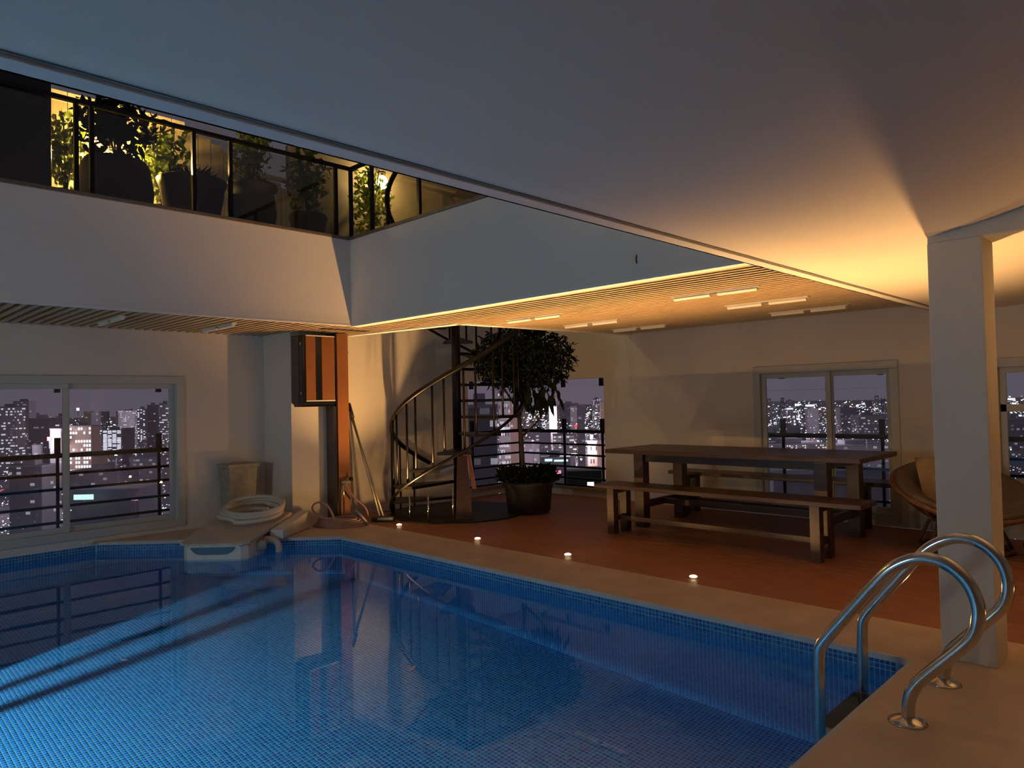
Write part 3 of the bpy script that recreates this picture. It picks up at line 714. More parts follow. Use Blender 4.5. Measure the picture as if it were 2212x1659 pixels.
b = MB(); b.leaf(T(tu + .12, tw - .05, 1.08), (RT.x * .5, RT.y * .5, -.6), FW * -1, .11, .06); b.build('leaf', 'leaf_dark', tree)
us = MB()
for k in range(900):
    a = rnd.uniform(0, 2 * PI); rr = .34 * rnd.random() ** .5
    dd = Vector((math.cos(a), math.sin(a), rnd.uniform(.1, 1.2)))
    us.leaf((tcx + rr * math.cos(a), tcy + rr * math.sin(a), .38 + rnd.uniform(0, .16)), dd, rdir(), rnd.uniform(.06, .14), rnd.uniform(.02, .045))
tag(us.build('ground_cover', 'leaf_dark', tree), kind='stuff')

# ------------------------------------------------------------------ wall cabinet, timber post
cab = thing('wall_cabinet', 'dark wall cabinet with two wood doors and a black centre strip', 'cabinet', (4.45, YB, 1.4))
cx0, cx1, cyf, cz0, cz1 = 4.235, 4.665, 7.63, 1.42, 2.24
b = MB(); b.box(cx0, cx1, cyf + .012, YB, cz0, cz1); b.build('body', 'black_glossy', cab, bevel=0.006)
b = MB(); b.box(cx0 - .004, cx0, cyf + .10, YB, cz0 + .02, cz1 - .01); b.build('side_panel', 'grey_brown', cab)
b = MB(); b.box(4.272, 4.397, cyf - .004, cyf + .012, cz0 + .045, cz1 - .015); b.build('door', 'rust_wood', cab, bevel=0.002)
b = MB(); b.box(4.481, 4.655, cyf - .004, cyf + .012, cz0 + .045, cz1 - .015); b.build('door', 'rust_wood', cab, bevel=0.002)
b = MB(); b.box(4.397, 4.481, cyf, cyf + .012, cz0 + .045, cz1 - .015); b.build('centre_strip', 'black_glossy', cab)
for zz in (cz0 + .033, cz1 - .013):
    b = MB(); b.box(4.272, 4.655, cyf - .006, cyf + .01, zz, zz + .012); b.build('edge_strip', 'trim_white', cab)
b = MB(); b.box(cx0 + .03, cx1, cyf + .03, YB, cz0 - .03, cz0); b.build('bottom_rail', 'black_metal', cab)
for zz in (cz0 + .12, cz1 - .12):
    b = MB(); b.box(cx0 - .008, cx0 + .004, cyf + .03, cyf + .06, zz, zz + .03); b.build('hinge', 'steel', cab)
po = thing('timber_post', 'full-height orange-brown timber post with shade coloured into its side beside the wall cabinet', 'post', (4.76, YB, 0))
b = MB(); b.box(4.69, 4.845, 7.63, 7.66, 0, ZS - .01); b.build('front_board', 'rust_wood', po, bevel=0.002)
b = MB(); b.box(4.69, 4.845, 7.66, YB, 0, ZS - .01); b.build('side_board', 'grey_brown', po)  # darker grey-brown puts the left face's shade into the colour
b = MB(); b.box(4.672, 4.69, 7.64, 7.70, 0, ZS - .01); b.build('edge_channel', 'black_glossy', po)
b = MB(); b.box(4.845, 4.85, 7.62, 7.64, 2.03, 2.06); b.build('latch', 'trim_white', po)

# tap on the post with its little hose
tp = thing('garden_tap', 'small steel standpipe tap in front of the timber post', 'tap', (4.73, 7.58, 0))
b = MB(); b.tube([(4.72, 7.58, 0), (4.72, 7.58, .42), (4.72, 7.58, .45)], .012, 8); b.build('pipe', 'steel', tp, smooth=True)
b = MB(); b.tube([(4.70, 7.58, .47), (4.80, 7.56, .47)], .018, 8); b.build('valve', 'hose_grey', tp, smooth=True)
b = MB(); b.tube([(4.80, 7.56, .50), (4.83, 7.56, .50)], .026, 10); b.build('handle', 'pot_black', tp, smooth=True)
b = MB(); b.tube(smooth_path([(4.74, 7.56, .46), (4.77, 7.52, .34), (4.84, 7.46, .24), (4.90, 7.38, .16), (4.91, 7.34, .06), (4.90, 7.32, .012)]), .011, 8); b.build('hose', 'hose_pink', tp, smooth=True)
# coiled garden hose
hc = Vector((4.50, 7.32, 0))
pts = []
for k in range(0, 5 * 28):
    a = 2 * PI * k / 28; lay = k // 28
    rr = .26 - .02 * lay + .015 * math.sin(a * 3 + lay)
    pts.append((hc.x + (rr * 1.18 * math.cos(a)) * RT.x + rr * .66 * math.sin(a) * FW.x, hc.y + (rr * 1.18 * math.cos(a)) * RT.y + rr * .66 * math.sin(a) * FW.y, .014 + .018 * lay + .006 * math.sin(2 * a)))
lp = [pts[-1]] + [tuple(hc + RT * u + FW * w + Vector((0, 0, z))) for u, w, z in ((-.12, -.12, .10), (-.27, -.08, .16), (-.31, -.05, .24), (-.24, -.04, .29), (-.14, -.06, .27), (-.07, -.08, .17), (-.02, -.12, .06), (.05, -.15, .03))]
b = MB(); b.tube(pts + smooth_path(lp, 2)[1:], .0125, 8); tag(b.build('garden_hose', 'hose_pink', smooth=True), 'coiled dull pink garden hose on the paving by the timber post', 'hose')
# brush head and poles leaning on the wall
br_ = thing('pool_brush', 'long grey poles with dark brush head leaning on the wall by the timber post', 'brush', (5.05, 7.5, 0))
ft = UW(-1.62, 8.64, .03)
for du, top in ((0, (4.99, 7.86, 1.42)), (.045, (5.03, 7.87, 1.25))):
    b = MB(); b.tube([tuple(ft + RT * du), top], .013, 8); b.build('pole', 'pole_grey', br_, smooth=True)
b = MB(); b.tube([tuple(Vector((4.99, 7.86, 1.42)).lerp(ft, .13)), (4.99, 7.86, 1.42)], .024, 8); b.build('grip', 'pot_black', br_, smooth=True)
b = MB(); q = [ft + RT * s + FW * t_ for s, t_ in ((-.10, -.05), (.17, -.07), (.17, .03), (-.10, .03))]
b.hexa([(p.x, p.y, .001) for p in q], [(p.x, p.y, .055) for p in q]); b.build('brush_head', 'green_rubber', br_, bevel=.008)
b = MB(); q = [ft + RT * s + FW * t_ for s, t_ in ((-.02, -.08), (.16, -.09), (.16, -.06), (-.02, -.05))]
b.hexa([(p.x, p.y, .02) for p in q], [(p.x, p.y, .045) for p in q]); b.build('brush_strip', 'hose_grey', br_)
b = MB(); b.tube([tuple(UW(-1.86, 8.36, .18)), tuple(UW(-1.79, 8.35, .11)), tuple(UW(-1.71, 8.34, .017))], .015, 8); tag(b.build('hose_nozzle', 'hose_grey', smooth=True), 'grey hose end standing beside the coiled pink hose', 'hose end')

# ------------------------------------------------------------------ pool filter unit on the edge
fu = thing('pool_filter_unit', 'white hang-on pool filter unit with blue window at the pool edge', 'pool filter', tuple(UW(-2.95, 7.4, 0)))
def rbox(mb, u0, u1, prof, n_=6):
    pass
def shell(name, sections, m_, parent):
    """sections: list of (w, u0, u1, z0, z1, r) rounded rectangles lofted along w"""
    b = MB(); K = 6; n_ = 4 * K; rows = []
    for w, u0, u1, z0, z1, r_ in sections:
        row = []
        for (cu, cz, a0) in ((u1 - r_, z0 + r_, -PI / 2), (u1 - r_, z1 - r_, 0), (u0 + r_, z1 - r_, PI / 2), (u0 + r_, z0 + r_, PI)):
            for k in range(K):
                a = a0 + PI / 2 * k / (K - 1); row.append(tuple(UW(cu + r_ * math.cos(a), w, cz + r_ * math.sin(a))))
        rows.append(row)
    vs_ = [p for r_ in rows for p in r_]; fs_ = []
    for i in range(len(rows) - 1):
        for k in range(n_):
            l = (k + 1) % n_; fs_.append((i * n_ + k, i * n_ + l, (i + 1) * n_ + l, (i + 1) * n_ + k))
    fs_.append(tuple(range(n_ - 1, -1, -1))); fs_.append(tuple((len(rows) - 1) * n_ + k for k in range(n_)))
    b.add(vs_, fs_); return b.build(name, m_, parent, smooth=False)
body = shell('body', [(7.17, -3.28, -2.74, -.20, .03, .05), (7.22, -3.33, -2.68, -.24, .045, .06), (7.55, -3.34, -2.64, -.26, .06, .05)], 'white_plastic', fu)
shell('lid', [(7.155, -3.30, -2.72, .030, .050, .009), (7.20, -3.36, -2.66, .030, .062, .012), (7.60, -3.36, -2.60, .075, .125, .015), (8.05, -3.30, -2.50, .14, .215, .015)], 'dusty_plastic', fu)
shell('rear_housing', [(7.72, -3.26, -2.60, .002, .085, .012), (8.05, -3.26, -2.56, .002, .15, .012)], 'dusty_plastic', fu)
shell('side_beam', [(7.58, -2.585, -2.45, .005, .10, .01), (8.28, -2.485, -2.36, .005, .20, .012)], 'white_plastic', fu)
b = MB(); n_ = 14; vv = []
for k in range(n_ + 1):
    s_ = k / n_ * 2 - 1; vv.append((s_ * .225, .012)); 
for k in range(n_, -1, -1):
    s_ = k / n_ * 2 - 1; vv.append((s_ * .225 * .98, -.062 * (1 - s_ ** 6)))
vs_ = [tuple(UW(-3.02 + u, 7.162 + .0, z)) for u, z in vv] + [tuple(UW(-3.02 + u, 7.18, z)) for u, z in vv]; m__ = len(vv)
b.add(vs_, [tuple(range(m__)), tuple(range(2 * m__ - 1, m__ - 1, -1))] + [(i, i + m__, (i + 1) % m__ + m__, (i + 1) % m__) for i in range(m__)]); b.build('window', 'blue_plastic', body)
b = MB(); b.tube([tuple(UW(-2.66, 7.42, -.02)), tuple(UW(-2.58, 7.42, -.02))], .05, 14); b.build('side_port', 'dusty_plastic', fu, smooth=True)
b = MB(); b.tube(smooth_path([tuple(UW(-2.62, 7.50, .02)), tuple(UW(-2.52, 7.52, .01)), tuple(UW(-2.47, 7.52, -.05)), tuple(UW(-2.47, 7.50, -.14))]), .035, 10); b.build('return_pipe', 'dusty_plastic', fu, smooth=True)
# corrugated vacuum hose coiled on the lid
pts = []; hcu, hcw = -2.90, 7.86
for k in range(0, int(3.4 * 40)):
    a = 2 * PI * k / 40 + 1.2; lay = k / 40
    pts.append(tuple(UW(hcu + (.335 - .012 * lay) * math.cos(a) + .02 * lay, hcw + (.25 - .01 * lay) * math.sin(a), .225 + .028 * lay + .06 * math.sin(a) * (1 if lay > .5 else .4) + (.02 if lay > 1 else 0))))
dense = []
for a, b_ in zip(pts[:-1], pts[1:]):
    for q in range(2): dense.append(Vector(a).lerp(Vector(b_), q / 2))
b = MB(); b.tube([tuple(p) for p in dense], [.024 if i % 2 else .0275 for i in range(len(dense))], 8); tag(b.build('vacuum_hose', 'hose_white', smooth=True), 'ribbed cream vacuum hose coiled on the filter unit lid', 'hose')
# stored bin in the wall corner
bn = thing('storage_bin', 'dusty upright plastic bin in the wall corner behind the vacuum hose', 'bin', (3.78, 8.45, 0))
b = MB(); b.hexa([(3.66, 8.30, 0), (3.93, 8.30, 0), (3.93, 8.56, 0), (3.66, 8.56, 0)], [(3.62, 8.27, .70), (3.97, 8.27, .70), (3.97, 8.58, .70), (3.62, 8.58, .70)]); b.build('body', 'bin_panel', bn, bevel=.01)
b = MB(); b.box(3.60, 3.99, 8.25, 8.584, .69, .73); b.build('rim', 'bin_panel', bn, bevel=.008)

# ------------------------------------------------------------------ upper terrace
cap = MB(); cap.box(XL, VX + .16, VY - .015, VY + .16, ZT, ZT + .035); cap.box(VX - .015, VX + .16, RY, VY + .16, ZT, ZT + .035)
struct(cap.build('trim_9', 'granite', bevel=.004), 'speckled brown granite capping of the void upstand')
gr = thing('glass_balustrade', 'glass balustrade with dark posts on top of the void', 'railing', (VX + .07, VY + .07, ZT))
RZ = 4.07
for xx in (-.4, .6, 1.74, 1.86, 2.74, 3.10, 4.30):
    b = MB(); b.box(xx - .018, xx + .018, VY + .05, VY + .086, ZT + .035, RZ); b.build('post', 'black_metal', gr)
for yy in (VY + .07, 6.55, 5.72, 4.6, 3.4):
    b = MB(); b.box(VX + .05, VX + .086, yy - .018, yy + .018, ZT + .035, RZ); b.build('post', 'black_metal', gr)
b = MB(); b.box(XL, VX + .1, VY + .045, VY + .09, RZ, RZ + .035); b.build('top_rail', 'black_metal', gr)
b = MB(); b.box(VX + .045, VX + .09, RY, VY + .05, RZ, RZ + .035); b.build('top_rail', 'black_metal', gr)
ps = [-.4, .6, 1.74, 2.74, 4.30]
for a, b_ in zip(ps[:-1], ps[1:]):
    g = MB(); g.box(a + .03, b_ - .03, VY + .064, VY + .072, ZT + .05, RZ - .02); g.build('pane', 'rail_glass', gr)
for a, b_ in ((5.76, 6.51), (4.64, 5.68), (3.44, 4.56)):
    g = MB(); g.box(VX + .064, VX + .072, a, b_, ZT + .05, RZ - .02); g.build('pane', 'rail_glass', gr)

def plant(name, label, c_, pot, leaves, lsize, rad, hgt, m_leaf='leaf_green', m_pot='pot_black', spiky=False):
    r = thing(name, label, 'plant', c_, 'potted plants on the upper terrace')
    b = MB(); b.lathe(pot, c_, 24, caps=False); b.lathe([(pot[0][0], 0.001), (.001, 0)], c_, 24, caps=False); b.build('pot', m_pot, r, smooth=True)
    ph = pot[-1][1]; pr_ = pot[-1][0]
    b = MB(); b.lathe([(pr_ * .96, ph - .05), (.001, ph - .03)], c_, 16, caps=False); b.build('soil', 'soil', r)
    if not spiky:
        for k in range(4):
            a = rnd.uniform(0, 6.28); b = MB(); b.tube(smooth_path([(c_[0], c_[1], c_[2] + ph - .05), (c_[0] + .05 * math.cos(a), c_[1] + .05 * math.sin(a), c_[2] + ph + hgt * .4), (c_[0] + rad * .5 * math.cos(a), c_[1] + rad * .5 * math.sin(a), c_[2] + ph + hgt * .9)], 1), [.012 - .0015 * i for i in range(6)][:6] if False else .008, 6); b.build('stem', 'bark', r, smooth=True)
    fo = MB()
    for k in range(leaves):
        if spiky:
            a = rnd.uniform(0, 6.28); d = Vector((math.cos(a), math.sin(a), rnd.uniform(.3, 1.6))); p = (c_[0] + .5 * pr_ * math.cos(a) * rnd.random(), c_[1] + .5 * pr_ * math.sin(a) * rnd.random(), c_[2] + ph - .04)
            fo.leaf(p, d, rdir(), rnd.uniform(.6, 1.1) * hgt, lsize * .25)
        else:
            d = rdir(); q = rnd.random() ** .5
            p = (c_[0] + rad * d.x * q, c_[1] + rad * d.y * q, c_[2] + ph + hgt * .5 + hgt * .5 * d.z * q); dd = rdir(); dd.z -= .3
            fo.leaf(p, dd, rdir(), lsize * rnd.uniform(.6, 1.2), lsize * .42)
    tag(fo.build('foliage', m_leaf, r), kind='stuff'); return r
TZ = 3.2
plant('potted_shrub', 'dense leafy shrub in a wide black pot next to the dark cupboard', (2.20, 7.46, TZ), [(.24, 0), (.30, .05), (.33, .30), (.30, .52), (.27, .58)], 480, .13, .37, .75, 'leaf_dark')
plant('potted_agave', 'spiky rosette plant in a tapered black pot between two shrubs', (2.90, 7.42, TZ), [(.22, 0), (.25, .05), (.31, .45), (.34, .52), (.30, .54)], 160, .12, .3, .20, 'leaf_dark', spiky=True)
plant('potted_shrub', 'fine-leaved shrub in a rimmed clay urn', (3.55, 7.45, TZ), [(.17, 0), (.22, .08), (.26, .30), (.24, .50), (.22, .56), (.27, .58), (.27, .62), (.22, .62)], 420, .09, .22, .75, 'leaf_green', 'pot_clay')
plant('potted_shrub', 'slender leafy plant in a small clay pot near the balustrade corner', (4.20, 7.40, TZ), [(.14, 0), (.17, .08), (.20, .30), (.22, .36), (.20, .40)], 420, .10, .25, .85, 'leaf_green', 'pot_clay')
plant('potted_shrub', 'bright backlit shrub standing at the back of the terrace', (2.85, 8.12, TZ), [(.16, 0), (.20, .06), (.24, .35), (.22, .38)], 620, .12, .30, 1.0, 'leaf_green')
plant('potted_shrub', 'leafy shrub under the terrace wall lamp', (5.62, 8.22, TZ), [(.13, 0), (.20, .06), (.24, .35), (.22, .38)], 520, .11, .28, 1.15, 'leaf_green')
plant('potted_shrub', 'low bright shrub before the back fence of the terrace', (1.95, 8.18, TZ), [(.14, 0), (.20, .06), (.24, .35), (.22, .38)], 420, .11, .19, .9, 'leaf_green')

b = MB(); b.box(-.6, 1.62, 7.25, 7.85, TZ, 4.45); cb = b.build('dark_cupboard', 'black_glossy', bevel=.006); tag(cb, 'tall black cupboard on the upper terrace beside the shrubs', 'cupboard')
for xx in (-.04, .51, 1.06):
    b = MB(); b.box(xx - .26, xx + .26, 7.235, 7.25, TZ + .05, 4.40); dr = b.build('door', 'black_glossy', None, bevel=.003); dr.parent = cb
# fence boards behind the plants
fe = thing('board_fence', 'pale upright board fence behind the terrace plants', 'fence', (2.6, 8.5, TZ))
for k in range(22):
    xx = 1.3 + k * .15
    b = MB(); b.box(xx, xx + .143, 8.50, 8.52 + .004 * (k % 2), TZ, 4.75 - (.06 * max(0, k - 12))); b.build('board', 'fence_board', fe)
for zz in (3.5, 4.3):
    b = MB(); b.box(1.3, 4.6, 8.525, 8.56, zz, zz + .06); b.build('rail', 'fence_board', fe)
tw_ = MB(); tw_.box(4.62, 8.2, 8.56, 8.70, TZ, 4.85); struct(tw_.build('wall_terrace', 'terrace_wall'), 'tan wall at the back of the upper terrace')
def wall_lamp(p, power, label, m_='bulb_warm', r_=.055):
    r = thing('terrace_lamp', label, 'lamp', p, 'warm lamps on the upper terrace')
    b = MB(); b.lathe([(.001, -r_)] + [(r_ * math.cos(a), r_ * math.sin(a) * 1.3) for a in [(-80 + 16 * i) * PI / 180 for i in range(11)]] + [(.001, r_ * 1.3)], p, 16, caps=False); b.build('bulb', m_, r, smooth=True)
    b = MB(); b.tube([(p[0], p[1], p[2] + r_ * 1.2), (p[0], p[1], p[2] + r_ * 1.2 + .06), (p[0], p[1] + .12, p[2] + r_ * 1.2 + .08)], .014, 8); b.build('bracket', 'black_metal', r, smooth=True)
    b = MB(); b.lathe([(.05, 0), (.05, .02)], (p[0], p[1], p[2] + r_ * 1.2 + .04), 12); b.build('cap', 'black_metal', r)
    ld = bpy.data.lights.new('terrace_bulb', 'POINT'); ld.energy = power; ld.color = (1.0, 0.64, 0.20); ld.shadow_soft_size = .06
    lo = bpy.data.objects.new('terrace_bulb', ld); col.objects.link(lo); lo.parent = r; lo.location = (0, -.08, 0)
wall_lamp((5.96, 8.42, 4.575), 40, 'glowing warm wall lamp among leaves on the terrace wall', r_=.075)
wall_lamp((2.45, 8.3815, 4.10), 270, 'warm lamp assumed hidden behind the shrubs by the board fence')  # unseen, assumed from the yellow light among the leaves

# small things: pin on the void upstand, petals on the water, soap on the sill
b = MB(); b.tube([(VX - .004, 3.05, 2.405), (VX - .012, 3.05, 2.44), (VX - .004, 3.05, 2.47)], .004, 6); tag(b.build('wall_pin', 'black_metal', smooth=True), 'small black pin on the white void upstand above the slats', 'pin')
for (x_, y_, a_, ln, lab) in ((2.50, 3.32, .6, .075, 'small white petal floating in the middle of the pool'), (1.424, 4.76, 2.2, .05, 'tiny pale petal floating near the pool window')):
    b = MB(); n_ = 10
    ring_ = [(x_ + ln / 2 * math.cos(t_) * math.cos(a_) - ln * .16 * math.sin(t_) * math.sin(a_), y_ + ln / 2 * math.cos(t_) * math.sin(a_) + ln * .16 * math.sin(t_) * math.cos(a_)) for t_ in [2 * PI * k / n_ for k in range(n_)]]
    b.prism(ring_, ZWAT + .001, ZWAT + .005); tag(b.build('floating_petal', 'lamp_white'), lab, 'petal')
b = MB(); q = [(2.17, 8.50), (2.26, 8.50), (2.275, 8.52), (2.26, 8.545), (2.17, 8.545), (2.155, 8.52)]; b.prism(q, .0, .03); tag(b.build('soap_bar', 'white_plastic', bevel=.006), 'pale soap bar at the foot of the pool window', 'soap')

# ------------------------------------------------------------------ the city outside
def emis(name, c_, s_):
    m = mat(name, tuple(q * .3 for q in c_), .6, emit=c_, estr=s_)
    try: m.cycles.emission_sampling = 'NONE'
    except Exception: pass
    return m
emis('city_white', (0.90, 0.88, 1.0), 1.6); emis('city_warm', (1.0, 0.78, 0.55), 1.4); emis('city_red', (1.0, 0.05, 0.06), 1.5); emis('city_teal', (0.65, 1.0, 0.92), 1.1); emis('city_pink', (1.0, .35, .5), .9)
def bmat(name, base, win, dens, es):
    """facade: flat colour with a grid of lit panes too small to model"""
    m = bpy.data.materials.new(name); m.use_nodes = True; N = m.node_tree.nodes; L = m.node_tree.links; p = N['Principled BSDF']
    p.inputs['Base Color'].default_value = (*base, 1); p.inputs['Roughness'].default_value = .9
    t_ = N.new('ShaderNodeTexCoord'); mp = N.new('ShaderNodeMapping'); L.new(t_.outputs['Object'], mp.inputs[0])
    mp.inputs['Scale'].default_value = (1 / 2.4, 1 / 2.4, 1 / 3.0)
    fl_ = N.new('ShaderNodeVectorMath'); fl_.operation = 'FLOOR'; L.new(mp.outputs[0], fl_.inputs[0])
    wn_ = N.new('ShaderNodeTexWhiteNoise'); wn_.noise_dimensions = '3D'; L.new(fl_.outputs[0], wn_.inputs['Vector'])
    g = N.new('ShaderNodeMath'); g.operation = 'GREATER_THAN'; g.inputs[1].default_value = 1 - dens; L.new(wn_.outputs['Value'], g.inputs[0])
    fr = N.new('ShaderNodeVectorMath'); fr.operation = 'FRACTION'; L.new(mp.outputs[0], fr.inputs[0]); sp_ = N.new('ShaderNodeSeparateXYZ'); L.new(fr.outputs[0], sp_.inputs[0])
    z = N.new('ShaderNodeMath'); z.operation = 'GREATER_THAN'; z.inputs[1].default_value = .5; L.new(sp_.outputs['Z'], z.inputs[0])
    mu = N.new('ShaderNodeMath'); mu.operation = 'MULTIPLY'; L.new(g.outputs[0], mu.inputs[0]); L.new(z.outputs[0], mu.inputs[1])
    mu2 = N.new('ShaderNodeMath'); mu2.operation = 'MULTIPLY'; mu2.inputs[1].default_value = es; L.new(mu.outputs[0], mu2.inputs[0])
    p.inputs['Emission Color'].default_value = (*win, 1); L.new(mu2.outputs[0], p.inputs['Emission Strength'])
    try: m.cycles.emission_sampling = 'NONE'
    except Exception: pass
    MATS[name] = m
bmat('facade_dark', (.30, .27, .31), (.85, .85, 1), .07, .28)
bmat('facade_mid', (.50, .44, .50), (.95, .9, 1), .10, .30)
bmat('facade_lit', (.70, .62, .68), (1, .96, 1), .26, .55)
bmat('facade_tan', (.75, .52, .42), (1, .85, .7), .06, .3)
mat('roof_grey', (.48, .44, .50), .9, noise=.3, nscale=.05)
mat('tree_city', (.05, .06, .045), .95, noise=.4, nscale=.1)
GZ = -72.0
FOOT = []                                                   # (x, y, radius, top) of every block
def clear(x, y, r_): return all((x - a) ** 2 + (y - b) ** 2 > (r_ + c_) ** 2 for a, b, c_, _ in FOOT)
gm = MB(); gm.box(-6000, 9000, -6000, 9000, GZ - 1, GZ)
mat('city_ground', (.78, .70, .78), .95, noise=.5, nscale=.02)
g_ = gm.build('ground', 'city_ground'); struct(g_, 'dim city ground far below')
BN = 0
def building(px0, px1, top, w, m_, label, depth=None, windows=None, roofbox=True, far=1.8):
    """a block whose face spans the bearing px0..px1 at distance w"""
    w *= far; a = at(px0, top, w); c_ = at(px1, top, w); wd = (c_ - a).length; zt = a.z
    if zt < GZ + 4: zt = GZ + 4
    dp = depth or max(8.0, wd * .7); ctr = (a + c_) / 2
    r = thing('building', label, 'building', (ctr.x, ctr.y, GZ)); cc_ = ctr + FW * dp / 2; FOOT.append((cc_.x, cc_.y, math.hypot(wd, dp) / 2, zt))
    ang = math.atan2((c_ - a).y, (c_ - a).x)
    me_b = MB(); me_b.box(-wd / 2, wd / 2, 0, dp, 0, zt - GZ); o = me_b.build('block', m_); o.parent = r
    me_b = MB(); me_b.box(-wd / 2 - .3, wd / 2 + .3, -.3, dp + .3, zt - GZ, zt - GZ + .8)
    if roofbox: me_b.box(-wd * .2, wd * .15, dp * .3, dp * .7, zt - GZ + .8, zt - GZ + 3.5)
    o = me_b.build('roof', 'roof_grey'); o.parent = r
    r.rotation_euler = (0, 0, ang)
    if windows:
        nx, nz, fx, fz, frac, wm, z0 = windows          # columns, rows, pane fractions, lit share
        cw = wd / nx; chh = (zt - GZ - z0) / nz
        me = None
        for i in range(nx):
            for k in range(nz):
                if rnd.random() > frac: continue
                if me is None:
                    q = MB(); q.box(-cw * fx / 2, cw * fx / 2, -.25, .1, -chh * fz / 2, chh * fz / 2); ww = q.build('window', wm); me = ww.data
                else:
                    ww = bpy.data.objects.new('window', me); col.objects.link(ww)
                ww.parent = r; ww.location = (-wd / 2 + (i + .5) * cw, 0, z0 + (k + .5) * chh)
    return r
# seen through the window over the pool
building(-10, 34, 880, 420, 'facade_lit', 'tall lit apartment tower at the edge of the pool window')
building(28, 62, 868, 520, 'facade_mid', 'tall tower with bright upper floors beside the lit apartment tower')
building(62, 105, 905, 360, 'facade_dark', 'dark tower behind the red sign')
building(108, 132, 928, 300, 'facade_mid', 'striped low block by the red sign')
building(150, 197, 922, 300, 'facade_tan', 'office block with rows of bright square windows', windows=(8, 15, .62, .55, .62, 'city_white', 14))
building(222, 262, 930, 420, 'facade_mid', 'office block with bands of lit ribbon windows', windows=(4, 18, .8, .35, .8, 'city_white', 30))
building(255, 290, 888, 620, 'facade_lit', 'pale tower full of small lit windows')
building(296, 314, 884, 560, 'facade_dark', 'slim tower with one lit stair column', windows=(3, 22, .5, .4, .45, 'city_white', 30))
building(318, 336, 876, 480, 'facade_dark', 'narrow dark tower beside the bright pole')
building(344, 364, 872, 520, 'facade_lit', 'tower with violet-white lit edge at the window frame')
building(20, 90, 1010, 210, 'facade_dark', 'low dark block below the railing on the pool side')
building(150, 260, 1020, 240, 'facade_dark', 'wide low dark roof under the office blocks')
building(280, 350, 990, 300, 'facade_mid', 'low pale warehouse beyond the pool railing')
building(155, 300, 1062, 170, 'roof_grey', 'flat pale roof close below the pool window', roofbox=False)
# seen through the open corner
building(1000, 1072, 882, 95, 'facade_dark', 'dark neighbouring block behind the spiral stair')
building(1076, 1100, 850, 210, 'facade_lit', 'white block with small square windows behind the tree', windows=(4, 12, .3, .4, .9, 'facade_dark', 20))
building(1096, 1118, 868, 230, 'facade_tan', 'plain tan slab behind the tree trunk')
building(1195, 1202, 858, 900, 'facade_lit', 'slim lit mast tower on the skyline')
building(1210, 1250, 872, 700, 'facade_dark', 'broad dark hill-like block on the skyline')
building(1280, 1300, 862, 900, 'facade_lit', 'pale lit cluster on the skyline near the corner jamb')
building(1150, 1190, 935, 330, 'facade_mid', 'violet-lit block above the second rail')
building(1196, 1240, 940, 350, 'facade_lit', 'pale block with strip windows beyond the corner railing')
building(1120, 1165, 962, 260, 'facade_mid', 'pale stepped house behind the tree branch')
building(1272, 1289, 955, 190, 'facade_tan', 'peach apartment block beside the corner jamb', windows=(3, 8, .4, .3, .5, 'facade_dark', 6))
building(1291, 1312, 952, 215, 'facade_tan', 'rose apartment block next to the peach one')
building(1170, 1232, 992, 175, 'roof_grey', 'low hall with bright teal frontage')
building(1225, 1300, 1018, 150, 'tree_city', 'dark block among trees below the corner', roofbox=False)
# seen through the window behind the table
building(1700, 1716, 866, 1100, 'facade_mid', 'far tower on the skyline behind the table window')
building(1745, 1768, 884, 600, 'facade_dark', 'dark block under the bright roof lights')
building(1815, 1850, 882, 520, 'facade_dark', 'dark tower at the centre of the table window')
building(1855, 1912, 898, 430, 'facade_mid', 'broad grey block in the right sash of the table window')
building(1670, 1740, 925, 380, 'facade_dark', 'long low block above the railing of the table window')
building(1660, 1785, 962, 250, 'facade_dark', 'long market hall with scattered bright stalls below the table window', windows=(26, 9, .5, .4, .32, 'city_warm', 30))
building(1800, 1925, 965, 260, 'facade_mid', 'pale factory roof below the table window')
building(1670, 1790, 1030, 150, 'roof_grey', 'pale roof far below the table window', roofbox=False)
building(1800, 1920, 1020, 160, 'roof_grey', 'wide bright roof far below the table window', roofbox=False)
building(2152, 2180, 870, 500, 'facade_mid', 'grey block in the window beside the column')
building(2176, 2215, 905, 330, 'facade_dark', 'dark block low in the window beside the column')
# scattered skyline filler
FAR = ['facade_dark', 'facade_mid', 'facade_dark', 'facade_mid', 'facade_tan']
for (p0, p1, nme, cnt) in ((0, 365, 'beyond the pool window', 50), (1110, 1310, 'beyond the open corner', 50), (1655, 1925, 'beyond the table window', 50), (2150, 2230, 'beyond the window by the column', 8)):
    for k in range(cnt):
        w = rnd.uniform(500, 3000); c_ = rnd.uniform(p0, p1); wp = rnd.uniform(6, 18); zt = rnd.uniform(-66, -30) if rnd.random() < .8 else rnd.uniform(-30, 0)
        hp = at(c_, 870, w); a_ = 870 + (hp.z - zt) / w * F
        if not clear(hp.x, hp.y, wp * w / F * 1.2): continue
        fm = FAR[int(rnd.random() * 5)]
        rb = building(c_ - wp / 2, c_ + wp / 2, a_, w, fm, ('low ' if zt < -45 else 'tall ' if zt > -28 else 'mid-rise ') + {'facade_dark': 'dark', 'facade_mid': 'greyish violet', 'facade_tan': 'tan'}[fm] + ' building in the far city ' + nme, roofbox=False, far=1.0)
        rb['group'] = 'far city buildings ' + nme
